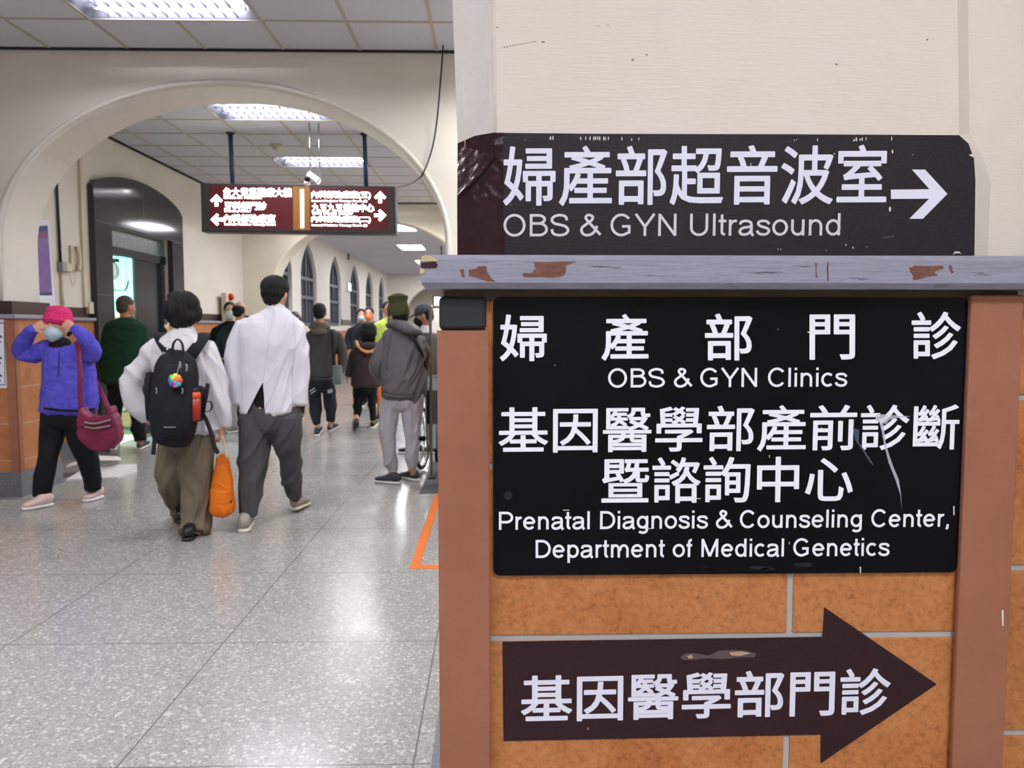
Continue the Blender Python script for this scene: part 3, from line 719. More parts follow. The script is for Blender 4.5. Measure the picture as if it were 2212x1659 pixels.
for p in patches:
    q = []
    for k in range(len(p)):
        a, b = p[k], p[(k + 1) % len(p)]
        for t in (0, .33, .66): q.append((a[0] + (b[0] - a[0]) * t + random.uniform(-1.5, 1.5), a[1] + (b[1] - a[1]) * t + random.uniform(-1, 1)))
    pp(bm, q, YLG - .0004, .0003)
struct('bare_patch', bm, 'bare_wood', pil)
bm = BM()
for p in ([(908, 565), (912, 553), (930, 553), (946, 561), (945, 564), (925, 564)], [(907, 581), (914, 580), (918, 587), (912, 592), (907, 591)], [(906, 604), (910, 608), (911, 613), (907, 611)]): pp(bm, p, YLG - .0014, .004)
struct('wood_chip', bm, 'raw_chip', pil)
bm = BM(); pp(bm, [(909, 568), (940, 565), (946, 571), (943, 579), (925, 580), (909, 579)], YLG - .0006, .0004); struct('dark_patch', bm, 'maroon_band', pil)

# ---- corner guards and slate corner
def guard(name, x0, x1, z0, z1, y, mt, lab, cat, side=None):
    bm = BM()
    if side:
        c_ = .002; extr(bm, [Vector((x, yy, z0)) for x, yy in ((x0, y + .07), (x0, y + c_), (x0 + c_, y), (x1 - c_, y), (x1, y + c_), (x1, y + .0045), (x0 + .0045, y + .0045), (x0 + .0045, y + .07))], (0, 0, z1 - z0))
    else: box(bm, x0, x1, y, y + .012, z0, z1, .003)
    o = obj(name, bm, mt); tag(o, lab, cat); return o
gx0, gx1 = atY(945, 900, YG).x, atY(1058, 900, YG).x
guard('corner_guard', gx0, gx1, .0, atY(1000, 714, YG).z, YG, 'guard_brown', 'brown corner guard beside the floor aisle, capped by the slate block', 'corner guard', True)
guard('corner_guard', atY(2078, 1150, YG).x, PXR, .0, atY(2150, 637, YG).z, YG, 'guard_brown', 'brown corner guard strip beside the maroon arrow tip, reaching up to the ledge', 'corner guard')
bm = BM(); box(bm, atY(948, 680, YG + .004).x, atY(1050, 680, YG + .004).x, YG + .005, YG + .06, atY(1000, 713, YG).z + .001, atY(1000, 641, YG).z, .006)
o = obj('corner_block', bm, 'slate_dark'); tag(o, 'dark slate corner block between the ledge and the brown guard', 'corner block')
bm = BM(); box(bm, PXL + .004, PXR - .004, YT - .006, YT + .004, ZLB - .017, ZLB - .001); mat('shade_brown', (78, 62, 46), .7); struct('gap_shade_strip', bm, 'shade_brown')  # dark strip put in for the shade of the gap under the ledge

# ============================================================ SIGNS ON THE PILLAR
# ---- painted ultrasound sign above the ledge
t = empty('painted_sign', U(1600, 551), 'charcoal sign painted above the ledge, lettered OBS & GYN Ultrasound with a white arrow', 'sign')
e = -.0008
bm = BM(); pp(bm, [(1083, 287), (1300, 289), (1700, 290), (2072, 292), (2092, 310), (2104, 343), (2107, 390), (2105, 552), (1085, 553)], YU + e, .0007); part('panel', bm, 'sign_charcoal', t)
bm = BM(); o_ = Vector((-.0008, -.0009, 0))
fm, sm = U(1066, 287), Sl + (Slt - Sl) * ((atY(985, 310, YU + dl).z - Sl.z) / (Slt.z - Sl.z))
pts = [(988, 556), (989, 425), (1067, 335), (1066, 287), (1089, 287), (1086, 330), (1088, 400), (1087, 470), (1092, 510), (1090, 553)]
bm.faces.new([bm.verts.new(U(x, y) + Vector((0, -.0011, 0))) for x, y in pts])
bm.faces.new([bm.verts.new(p + o_) for p in (C1, Fl, Sl)]); bm.faces.new([bm.verts.new(p + o_) for p in (Fl, fm, fm + (sm - fm) * .5 + Vector((0, 0, .004)), sm, Sl)])
bm.faces.new([bm.verts.new(Vector((C1.x - .0012, y, z))) for y, z in ((YU - .001, ZLB + .02), (YU - .001, C1.z), (Sl.y, Sl.z), (YU + .2, Sl.z + .02), (YU + .2, ZLB + .02))])
tube(bm, [C1 + Vector((.001, -.001, 0)), (C1 + Fl) / 2 + Vector((0, -.004, -.004)), Fl + Vector((0, -.001, -.004))], .004, 8, 8)
tube(bm, [Fl + Vector((-.0006, -.0008, 0)), (Fl + fm) / 2 + Vector((-.0006, -.0008, 0)), fm + Vector((-.0006, -.0008, -.0005))], .0016, 8, 3)
c_ = part('corner_paint', bm, 'maroon_gloss', t); tag(c_, 'glossy maroon paint around the pillar corner')
fit(t, cjk('婦產部超音波室', .0115), (1086.4, 446), (1914, 442), (1086.4, 315), YU - .0014, 'vinyl')
fit(t, latin('OBS & GYN Ultrasound', .118), (1087.6, 513), (1815, 510.5), (1087.6, 461), YU - .0014, 'vinyl_grey')
bm = BM(); s_ = 3.687
pp(bm, [(1540 + x / s_, 280 + y / s_) for x, y in ((1418, 478), (1725, 474), (1585, 318), (1690, 318), (1868, 512), (1672, 710), (1565, 710), (1722, 550), (1418, 552))], YU - .0014, .0004); part('arrow', bm, 'vinyl', t)
bm = BM()
fl = [(1187, 294, 4, 9), (1193, 293, 3, 10), (1253, 295, 3, 8), (1264, 294, 2.5, 9), (1273, 294, 3, 9), (1281, 294, 3, 10), (1285, 294, 3, 9), (1290, 293, 2.5, 10), (1294, 294, 3, 10), (1303, 294, 3, 10), (1307, 295, 2.5, 9), (1313, 294, 2.5, 9), (1342, 295, 2.5, 9), (1363, 299, 3, 5), (1379, 296, 2, 8), (1133, 301, 2, 2), (1925, 294, 2.5, 10), (1926, 323, 4, 9), (1920, 446, 5, 12), (1861, 296, 3, 9), (1848, 296, 4, 10), (1843, 300, 4, 6), (1856, 299, 4, 5), (1870, 295, 2, 9), (1765, 298, 2, 8), (1715, 301, 2, 4), (1720, 300, 2, 3), (1826, 527, 3, 4), (1841, 533, 3, 4), (1872, 532, 2, 2), (1680, 537, 2, 3), (1686, 537, 2, 3), (1102, 442, 2, 2), (1190, 551, 3, 3), (1971, 333, 2, 2), (1621, 352, 2, 6), (1801, 330, 3, 4), (1151, 449, 2, 2), (1784, 540, 2, 2)]
for x, y, w_, h_ in fl:
    q = [(x + w_ / 2 * (1 + .9 * math.cos(a)) , y + h_ / 2 * (1 + .95 * math.sin(a))) for a in [k * math.pi / 4 for k in range(8)]]; pp(bm, q, YU - .0013, .0003)
pp(bm, [(2058, 550), (2063, 543), (2072, 543), (2077, 549), (2072, 547), (2064, 547)], YU - .0013, .0003); pp(bm, [(2093, 334), (2100, 333), (2106, 340), (2098, 338)], YU - .0013, .0003)
part('paint_fleck', bm, 'paint_fleck', t)
bm = BM(); pp(bm, [(1904, 514), (1932, 509), (1932, 510.5), (1904, 515)], YU - .0013, .0002); part('scratch', bm, 'scuff', t)

# ---- black clinic sign below the ledge
x0, x1 = atY(1066, 940, YS).x, atY(2079, 940, YS).x; z1, z0 = atY(1600, 642.5, YS).z, atY(1600, 1239.5, YS).z
t = empty('clinic_sign', (0.4, YS, z0), 'large black clinic sign below the ledge, with white lettering and tape scuffs', 'sign')
bm = BM(); extr(bm, [Vector((x, YS, z)) for x, z in rounded(x0, z0, x1, z1, .011)], (0, .006, 0)); part('panel', bm, 'sign_black', t)
YL = YS - .0006
def boxtext(par, geo, x0, y0, x1, y1, dy, Y, mt):      # dy: how far the line rises from its start to its end
    fit(par, geo, (x0, y1 + dy / 2), (x1, y1 - dy / 2), (x0, y0 + dy / 2), Y, mt)
for ch_, a, b, c, d in (('婦', 1079.5, 679, 1181, 780.4), ('產', 1299, 678, 1401, 779), ('部', 1522.6, 677, 1625, 779), ('門', 1748.5, 679, 1847, 777), ('診', 1969, 673, 2075.6, 776)):
    boxtext(t, cjk(ch_), a, b, c, d, .6, YL, 'vinyl_white')
boxtext(t, latin('OBS & GYN Clinics', .13), 1313.4, 793, 1830, 837, 2.4, YL, 'vinyl_white')
boxtext(t, cjk('基因醫學部產前診斷', .0105), 1076.6, 875, 2070, 976, 8, YL, 'vinyl_white')
boxtext(t, cjk('暨諮詢中心', .0115), 1299, 986, 1841.7, 1086, 4, YL, 'vinyl_white')
boxtext(t, latin('Prenatal Diagnosis & Counseling Center,', .142), 1077.6, 1101, 2049, 1152, 7, YL, 'vinyl_white')
boxtext(t, latin('Department of Medical Genetics', .142), 1157, 1163, 1921, 1214, 5, YL, 'vinyl_white')
bm = BM(); YK = YL - .0005
def zz(x, y): return 1580 + x / 4.096, 640 + y / 4.096
pp(bm, [zz(*p) for p in ((1270, 1060), (1290, 1040), (1400, 1050), (1590, 1062), (1480, 1075), (1400, 1090), (1370, 1130), (1330, 1125), (1280, 1100))], YK, .0002)
pp(bm, [zz(*p) for p in ((1310, 1120), (1345, 1130), (1365, 1300), (1395, 1400), (1430, 1500), (1480, 1620), (1500, 1740), (1508, 1890), (1495, 1760), (1450, 1620), (1390, 1470), (1355, 1330), (1330, 1200))], YK, .0002)
tp = part('tape_residue', bm, 'tape', t); tag(tp, 'torn clear tape strips')
bm = BM(); pp(bm, [zz(*p) for p in ((1075, 1165), (1130, 1180), (1125, 1290), (1190, 1380), (1240, 1460), (1262, 1500), (1225, 1470), (1150, 1350), (1095, 1270))], YK + .0001, .0001); part('tape_residue', bm, 'scuff_blue', t)
bm = BM()
for x, y, w_, h_ in ((2059, 1093, 3, 20), (1857, 1224, 3, 14), (1704, 1170, 2, 6), (1661, 983, 2, 6), (1679, 710, 2.5, 2.5), (1744, 716, 5, 3), (1197, 788, 3, 2), (1500, 1076, 14, 2), (1216, 1101, 14, 2), (1390, 1141, 20, 1.5), (1773, 923, 3, 2)): pp(bm, [(x, y), (x + w_, y + .3), (x + w_, y + h_), (x + .6, y + h_)], YK, .0002)
part('paint_fleck', bm, 'paint_fleck', t)
mat('smudge', (26, 26, 33), .5)
for x, y, w_, h_ in ((1610, 1222, 60, 9), (1710, 1214, 50, 12), (1085, 1060, 25, 22), (1515, 1222, 20, 4), (1415, 1155, 5, 5), (1640, 1226, 40, 6)):
    bm = BM(); pp(bm, [(x + w_ / 2 * (1 + (.7 + .3 * random.random()) * math.cos(a)), y + h_ / 2 * (1 + (.6 + .4 * random.random()) * math.sin(a))) for a in [k * math.pi / 6 for k in range(12)]], YK + .0002, .0001)
    part('smudge', bm, 'smudge', t)

# ---- maroon arrow sign on the tiles
YR = YT - .0016
t = empty('arrow_sign', atY(1500, 1590, YR), 'maroon arrow-shaped sign stuck on the rust tiles, white Chinese lettering, pointing at the corner guard', 'sign')
bm = BM(); pp(bm, [(1085.4, 1386.5), (1777, 1376), (1781, 1312), (2023.6, 1478), (1773, 1649), (1773, 1587), (1087.7, 1601)], YR, .0012); part('panel', bm, 'sign_maroon', t)
fit(t, cjk('基因醫學部門診', .014), (1125, 1561), (1922, 1543), (1125, 1459.5), YR - .0006, 'vinyl')
bm = BM(); pp(bm, [(1469, 1420), (1480, 1412), (1500, 1411), (1530, 1416), (1552, 1406), (1580, 1404), (1612, 1406), (1634, 1412), (1630, 1420), (1600, 1420), (1560, 1424), (1530, 1422), (1500, 1425), (1478, 1426)], YR - .0004, .0002)
mat('worn', (92, 74, 72), .5); part('worn_patch', bm, 'worn', t)
bm = BM()
for q in ([(1575, 1409), (1600, 1407), (1622, 1411), (1600, 1417), (1580, 1416)], [(1484, 1417), (1495, 1414), (1497, 1422), (1488, 1423)], [(1269, 1572), (1272, 1572), (1271, 1577), (1269, 1577)]): pp(bm, q, YR - .0006, .0002)
mat('worn_light', (178, 150, 128), .6); part('worn_patch', bm, 'worn_light', t)
bm = BM(); pp(bm, [(2164, 1318), (2168, 1318), (2168, 1353), (2165, 1352)], YG - .0006, .0004); struct('scuff_mark', bm, 'paint_fleck', pil)
# ============================================================ HANGING SIGN, WALL AND CEILING FITTINGS
DSG = 9.06
def S3(x, y): return 400 + x / 3.687, 340 + y / 3.687
cTL, cTR, cBL, cBR = atY(433.5, 396, DSG), atY(853, 403, DSG), atY(436, 500.5, DSG), atY(855.5, 505.5, DSG)
t = empty('hanging_sign', ((cBL + cBR) / 2), 'lit maroon direction sign hanging on two blue poles beyond the large arch', 'sign')
def slab(bm, tl, tr, br_, bl, d): extr(bm, [tl, tr, br_, bl], (0, d, 0))
bm = BM(); slab(bm, cTL, cTR, cBR, cBL, .2); part('case', bm, 'sign_frame', t)
mat('sign_rim', (66, 58, 56), .4)
def inset(px0, py0, px1, py1, tiltx=.0145):
    return [(px0, py0 + (px0 - 433) * tiltx), (px1, py0 + (px1 - 433) * tiltx), (px1 + .6, py1 + (px1 - 433) * tiltx), (px0 + .6, py1 + (px0 - 433) * tiltx)]
bm = BM(); pp(bm, inset(437, 398.5, 851, 498), DSG - .006, .006); part('face', bm, 'sign_rim', t)
m = emit('lit_maroon', (84, 22, 30), .12); m2 = emit('lit_amber', (138, 92, 40), .16)
bm = BM(); pp(bm, inset(453, 401, 632, 491), DSG - .008, .003); pn = part('panel', bm, 'lit_maroon', t)
bm = BM(); pp(bm, inset(671, 401, 836, 491), DSG - .008, .003); part('panel', bm, 'lit_maroon', t)
bm = BM(); pp(bm, inset(633, 400, 669, 494), DSG - .0079, .003); part('panel', bm, 'lit_amber', t)
bm = BM(); pp(bm, inset(648.7, 406, 656, 489), DSG - .010, .003); part('divider', bm, 'letter_glow', t)
def stext(s, x0, y0, x1, y1, d=.03, sl=.012):
    a, b = S3(x0, y0), S3(x1, y1); w_ = (b[0] - a[0]) * sl
    fit(t, cjk(s, d), (a[0], b[1]), (b[0], b[1] + w_ * .5), (a[0], a[1] - w_ * .2), DSG - .0095, 'letter_glow')
stext('台大兒童醫療大樓', 303, 240, 850, 313); stext('牙科部門診', 310, 352, 648, 418); stext('內科部治療室', 308, 452, 718, 520)
stext('Children Hospital', 305, 313, 610, 334, .02); stext('Dentistry Clinics', 313, 419, 520, 440, .02); stext('Internal Medicine Therapy Room', 313, 524, 720, 546, .02)
stext('內科部治療室(三)', 1005, 266, 1478, 333); stext('九五九五健檢中心', 1008, 366, 1507, 433); stext('內科部治療室(二)', 1005, 463, 1478, 524)
stext('Internal Medicine Therapy Room (3)', 1008, 338, 1450, 358, .02); stext('9595 Health Center', 1010, 434, 1337, 455, .02); stext('Internal Medicine Therapy Room (2)', 1008, 531, 1450, 552, .02)
def sarrow(cx, cy, r, ang):
    bm = BM(); base = [(-1, -.28), (.05, -.28), (-.35, -.72), (-.02, -1.0), (1, 0), (-.02, 1.0), (-.35, .72), (.05, .28), (-1, .28)]
    ca, sa = math.cos(ang), math.sin(ang); pts = []
    for x, y in base: pts.append(S3(cx + r * (x * ca - y * sa), cy + r * (x * sa + y * ca)))
    pp(bm, pts, DSG - .011, .003); part('arrow', bm, 'letter_glow', t)
sarrow(249, 341, 48, -math.pi / 2); sarrow(251, 495, 48, math.pi); sarrow(1553, 316, 47, -math.pi / 2); sarrow(1554, 461, 48, 0)
for x0, x1, yt in ((499, 502.5, 396.5), (788.5, 791, 402)):
    bm = BM(); b = atY(x1, yt, DSG + .1); a = Vector((b.x - .012, DSG + .1, CEIL)); rod(bm, a, b, .025, 14); p_ = part('pole', bm, 'pole_blue', t, True)
    bm = BM(); loft(bm, [(a.x, a.y, CEIL, .055, .055), (a.x, a.y, CEIL - .025, .03, .03)], n=16, cap=0, sub=1); part('flange', bm, 'sign_frame', p_, True)
# cable from the ceiling to the sign
pts = [atY(962, -25, 6.3), atY(961.7, 2, 6.3), atY(956, 116, 6.33), atY(949, 205, 6.36), atY(941.7, 277, 6.42), atY(931, 330, 6.43), atY(914, 374, 6.44), atY(900, 388.5, 6.75), atY(882.6, 399, 8.0), atY(858, 404.5, 9.1)]
bm = BM(); tube(bm, pts, .0062, 6, 6); o = obj('cable', bm, 'black', smooth=True); tag(o, 'thin black cable looping from the ceiling down to the hanging direction sign', 'cable')
# hanging camera
c = atY(678, 384, 8.7); t = empty('security_camera', c, 'small white camera on two thin rods above the hanging sign', 'camera')
ax = Vector((.8, 0, -.55)).normalized(); az = Vector((.55, 0, .8)).normalized()
bm = BM(); obox(bm, c, ax, (0, 1, 0), az, .075, .05, .035); bmesh.ops.bevel(bm, geom=bm.edges[:], offset=.01, segments=2, affect='EDGES'); part('housing', bm, 'white_plastic', t)
bm = BM(); rod(bm, c + Vector((-.065, -.02, -.01)), c + Vector((-.055, -.06, -.03)), .03); part('lens', bm, 'black_gloss', t, True)
bm = BM(); ellipsoid(bm, c + Vector((-.07, -.02, -.06)), (.035, .035, .03)); part('dome', bm, 'white_plastic', t, True)
for dx, y in ((-.035, 0), (.06, .02)):
    bm = BM(); rod(bm, c + Vector((dx, y, .02)), Vector((c.x + dx - .005, c.y + y, CEIL)), .007); part('rod', bm, 'steel', t, True)
# smoke detector
c = atZ(597, 316, CEIL - .02); t = empty('smoke_detector', (c.x, c.y, CEIL), 'round smoke detector on the ceiling between the second and third light', 'smoke detector')
bm = BM(); loft(bm, [(c.x, c.y, CEIL, .07, .07), (c.x, c.y, CEIL - .03, .07, .07)], n=20, cap=0, sub=1); part('base', bm, 'beige_plastic', t, True)
bm = BM(); loft(bm, [(c.x, c.y, CEIL - .03, .05, .05), (c.x, c.y, CEIL - .065, .035, .035)], n=20, cap=.2, sub=1); part('chamber', bm, 'beige_plastic', t, True)

# fire alarm box on the side wall
ya = atX(480, 660, XL).y; za, zb = atX(480, 697, XL).z, atX(480, 634, XL).z
t = empty('fire_alarm_box', (XL, ya, za), 'tall beige fire alarm box with red lamp on the side wall past the stone doorway', 'alarm box')
bm = BM(); box(bm, XL + .062, XL + .14, ya - .22, ya + .22, za, zb, .008); part('box', bm, 'beige_plastic', t)
for z in (zb - .06, za + .13):
    bm = BM(); ellipsoid(bm, (XL + .16, ya - .05, z), (.05, .06, .06)); p_ = part('lamp', bm, 'red_plastic', t, True); p_['label'] = 'red alarm lamp' if z > za + .2 else 'red call button'
# exit sign between the windows
emit('exit_green', (176, 236, 214), 1.1); emit('clock_white', (255, 255, 255), 2.2)
c = atX(755, 620, VX + .05); t = empty('exit_sign', c, 'small pale green lit exit sign on the wall between arched windows', 'exit sign')
bm = BM(); box(bm, VX, VX + .06, c.y - .2, c.y + .2, c.z - .12, c.z + .12, .01); part('case', bm, 'white_plastic', t)
bm = BM(); box(bm, VX + .06, VX + .066, c.y - .18, c.y + .18, c.z - .1, c.z + .1); part('face', bm, 'exit_green', t)
bm = BM(); rod(bm, (c.x - .02, c.y + .02, VZ), (c.x - .02, c.y + .02, c.z + .75), .02); ro = obj('conduit', bm, 'black', smooth=True); tag(ro, 'short dark pipe hanging from the corridor ceiling above the exit sign', 'pipe')
# lit wall sign at the far vestibule
c = atY(945, 650, 20); t = empty('lit_sign', c, 'bright lit box sign in a dark frame seen under the ledge end', 'sign')
bm = BM(); box(bm, c.x - .12, c.x + .35, c.y, c.y + .1, c.z - .14, c.z + .13); part('frame', bm, 'black', t)
bm = BM(); box(bm, c.x - .08, c.x + .32, c.y - .01, c.y, c.z - .11, c.z + .1); part('face', bm, 'clock_white', t)
bm = BM(); rod(bm, (c.x + .1, c.y + .05, c.z + .1), (c.x + .1, c.y + .05, VZ), .02); part('hanger', bm, 'black', t)

# poster on the arch jamb (follows the curve of the soffit)
m = mat('poster_purple', (120, 96, 156), .5); m.color(m.ramp(m.noise(5, 3), [(.3, (112, 92, 158)), (.7, (128, 100, 160))])); mat('poster_navy', (62, 54, 120), .5); mat('poster_plum', (120, 66, 120), .5); mat('paper', (228, 230, 240), .6)
XP_ = XL + .004
def wallplate(bm, pts, x, th=.001): extr(bm, [atX(px, py, x) for px, py in pts], (-th, 0, 0))
t = empty('poster', atX(90, 661, XP_), 'tall purple poster on white paper on the wall just inside the large arch', 'poster')
bm = BM(); wallplate(bm, [(66, 480), (105, 474), (120, 661), (72, 662)], XP_); part('paper', bm, 'paper', t)
bm = BM(); wallplate(bm, [(68, 489), (103, 487), (113, 638), (74, 638)], XP_ + .0015); part('print', bm, 'poster_purple', t)
bm = BM(); wallplate(bm, [(68, 489), (103, 487), (103.8, 499), (69, 501)], XP_ + .003); part('border', bm, 'poster_navy', t)
bm = BM(); wallplate(bm, [(73.6, 632), (112.6, 631.5), (113, 638), (74, 638)], XP_ + .003); part('border', bm, 'poster_navy', t)
bm = BM(); wallplate(bm, [(69, 501), (103.8, 499), (104.8, 514), (70, 516)], XP_ + .003); part('heading', bm, 'poster_plum', t)
# notice at the picture edge on the near pier
YN = YA - .034
t = empty('notice', atY(0, 840, YN), 'white notice with navy border and navy strokes on the tiled pier', 'notice'); mat('navy_ink', (44, 56, 110), .5)
bm = BM(); pp(bm, [(-90, 687), (13, 690), (15, 838), (-90, 842)], YN, .004); part('sheet', bm, 'paper', t)
bm = BM(); pp(bm, [(8, 697), (9.5, 697), (11.5, 832), (10, 832)], YN - .001, .001); pp(bm, [(-90, 694), (9.5, 697), (9.5, 699), (-90, 696)], YN - .001, .001); pp(bm, [(-90, 834), (11.5, 830), (11.5, 832), (-90, 836)], YN - .001, .001); part('border', bm, 'navy_ink', t)
for y in (716, 762, 800): fit(t, cjk('診', .02), (-31, y + 34), (5, y + 34), (-31, y), YN - .001, 'navy_ink')
# conduits and wall gear on the side wall
def onwall(px, py): return atX(px, py, XL)
bm = BM(); rod(bm, onwall(117.5, 405) + Vector((.02, 0, .5)), onwall(126.5, 568) + Vector((.02, 0, 0)), .014); o = obj('conduit', bm, 'slate_dark', smooth=True); tag(o, 'thin dark pipe running down the side wall to a bracket', 'pipe')
bm = BM(); rod(bm, onwall(129, 590) + Vector((.02, 0, 0)), onwall(131.5, 662) + Vector((.02, 0, 0)), .016); o = obj('conduit', bm, 'beige_plastic', smooth=True); tag(o, 'pale pipe below the bracket, ending at the maroon wall band', 'pipe')
y = onwall(179, 600).y; bm = BM(); box(bm, XL, XL + .03, y - .03, y + .03, onwall(183, 664).z, CEIL); o = obj('conduit', bm, 'beige_plastic'); tag(o, 'tall beige cable trunking from ceiling to wall band beside the stone doorway', 'cable trunking')
y = onwall(187, 600).y; bm = BM(); box(bm, XL, XL + .045, y - .05, y + .05, onwall(186, 678).z, onwall(186, 652).z, .005); o = obj('junction_box', bm, 'beige_plastic'); tag(o, 'beige junction box at the foot of the cable trunking', 'box')
c = onwall(131, 577); t = empty('cable_bracket', c, 'small metal bracket with a beige clamp on the side wall', 'bracket')
bm = BM(); box(bm, XL, XL + .06, c.y - .07, c.y + .02, c.z - .05, c.z + .05, .008); part('clamp', bm, 'steel', t)
bm = BM(); box(bm, XL, XL + .05, c.y + .03, c.y + .14, c.z - .045, c.z + .045, .01); part('socket', bm, 'beige_plastic', t)
bm = BM(); tube(bm, [c + Vector((.03, .1, -.04)), c + Vector((.03, .14, -.16)), c + Vector((.03, .18, -.18)), c + Vector((.03, .22, -.1)), c + Vector((.03, .24, -.02))], .004, 6); part('wire', bm, 'beige_plastic', t, True)
c = onwall(159, 558); t = empty('telephone', c, 'beige wall telephone beside the bracket, before the stone doorway', 'telephone')
bm = BM(); box(bm, XL, XL + .03, c.y - .09, c.y + .09, c.z - .13, c.z + .13, .008); part('base', bm, 'beige_plastic', t)
bm = BM(); loft(bm, [(XL + .05, c.y, c.z + .12, .03, .022), (XL + .065, c.y, c.z, .022, .016), (XL + .05, c.y, c.z - .12, .03, .022)], (0, 1, 0), 12); part('handset', bm, 'beige_plastic', t, True)

# floor tape, mat, orange barrier, white board, acrylic screen
mat('tape_dummy', (228, 132, 56), .55)
bm = BM(); xo, xi = -.487, -.43; box(bm, xo, xi, 4.44, 8.2, 0, .002); box(bm, xi, .9, 4.44, 4.515, 0, .002); box(bm, -.05, .0, 4.515, 8.2, 0, .002)
o = obj('floor_tape', bm, 'orange_tape'); tag(o, 'orange tape outline on the terrazzo floor beside the pillar', 'floor tape')
bm = BM(); box(bm, -.62, -.0, 6.5, 8.3, .0021, .008); o = obj('floor_mat', bm, 'mat_grey'); tag(o, 'dark grey mat under the wheelchair beside the arch', 'mat')
mat('barrier_orange', (240, 120, 30), .5)
c = atZ(820, 903, 0); t = empty('barrier', c, 'slim orange barrier post standing behind the man in the knit cap', 'barrier')
bm = BM(); loft(bm, [(c.x + .03, c.y, .02, .07, .05), (c.x + .03, c.y, .6, .045, .04)], n=12, cap=.1, sub=1); part('post', bm, 'barrier_orange', t, True)
bm = BM(); box(bm, c.x - .12, c.x + .18, c.y - .12, c.y + .12, 0, .03, .01); part('base', bm, 'rubber', t)
c = atZ(150, 1030, 0)
t = empty('ramp_board', (c.x, c.y, 0), 'white plastic board lying by the tiled wall behind the woman in the pink hat', 'board')
bm = BM(); extr(bm, [Vector((-3.86, 7.12, .0)), Vector((-3.86, 7.5, .0)), Vector((-3.86, 7.5, .07)), Vector((-3.86, 7.12, .015))], (.42, .1, 0)); part('board', bm, 'white_plastic', t)
bm = BM(); loft(bm, [(-4.0, 7.45, .08, .02, .16), (-3.8, 7.5, .14, .015, .16), (-3.62, 7.62, .12, .015, .13)], (0, 0, 1), 12); part('bag', bm, 'white_plastic', t, True)
glass('acrylic', (205, 214, 214), .12, .05); mat('acrylic_edge', (120, 116, 110), .3)
YP = 7.2
a, b = atY(929.5, 664, YP), atY(929.5, 925, YP)
t = empty('acrylic_screen', (b.x, YP, 0), 'clear acrylic screen with a thin edge standing in front of the wheelchair', 'screen')
bm = BM(); box(bm, a.x, .35, YP, YP + .006, b.z, a.z); part('sheet', bm, 'acrylic', t)
bm = BM(); box(bm, a.x - .012, a.x + .012, YP - .012, YP + .016, 0.0085, a.z); box(bm, a.x, .35, YP - .006, YP + .012, a.z - .008, a.z + .006); part('frame', bm, 'acrylic_edge', t)
bm = BM(); box(bm, a.x - .02, a.x + .04, YP - .12, YP + .12, .0082, .02); part('foot', bm, 'black', t)

# ------------------------------------------------------------ clinic room furniture
mat('curtain_teal', (150, 214, 208), .8)
bm = BM()
n = 60; xs = [-6.4 + 1.3 * k / n for k in range(n + 1)]
va = [(bm.verts.new((x, 11.9 + .035 * math.sin(k * 1.3), .25)), bm.verts.new((x, 11.9 + .03 * math.sin(k * 1.3), 2.5))) for k, x in enumerate(xs)]
for p, q in zip(va, va[1:]): bm.faces.new((p[0], q[0], q[1], p[1]))
o = obj('curtain', bm, 'curtain_teal', smooth=True); tag(o, 'pale teal curtain hanging inside the clinic room', 'curtain')
md = o.modifiers.new('s', 'SOLIDIFY'); md.thickness = .004
t = empty('cabinet', (-4.85, 11.2, 0), 'pale wood cabinet inside the clinic room behind the dark sliding door', 'cabinet')
bm = BM(); box(bm, -5.35, -4.66, 10.6, 11.2, .08, 1.52, .01); part('body', bm, 'wood_pale', t); bm = BM(); box(bm, -5.37, -4.65, 10.58, 11.22, 1.52, 1.6, .005); part('top', bm, 'beige_plastic', t)
t = empty('trolley', (-4.95, 10.35, 0), 'white instrument trolley with grey posts inside the clinic doorway', 'trolley')
for x in (-5.1, -4.8):
    for y in (10.2, 10.5):
        bm = BM(); rod(bm, (x, y, .06), (x, y, .95), .014); part('post', bm, 'steel', t, True); bm = BM(); rod(bm, (x - .012, y, .035), (x + .012, y, .035), .034); part('caster', bm, 'rubber', t)
for z in (.3, .62, .95):
    bm = BM(); box(bm, -5.13, -4.77, 10.17, 10.53, z - .015, z + .015, .004); part('shelf', bm, 'white_plastic', t)
c = atY(241, 585, 9.95); t = empty('soap_dispenser', c, 'white dispenser on a bracket inside the teal doorway', 'dispenser')
bm = BM(); ellipsoid(bm, c, (.09, .08, .12)); part('bottle', bm, 'white_plastic', t, True); bm = BM(); box(bm, c.x - .08, c.x + .08, c.y - .05, c.y + .05, c.z + .11, c.z + .15, .01); part('cap', bm, 'black', t)
bm = BM(); tube(bm, [c + Vector((0, 0, -.1)), c + Vector((0, 0, -.22)), c + Vector((.15, 0, -.24)), c + Vector((.2, 0, -.12))], .014, 8); rod(bm, c + Vector((0, 0, -.2)), (c.x, c.y, 0), .02); part('stand', bm, 'steel', t, True)
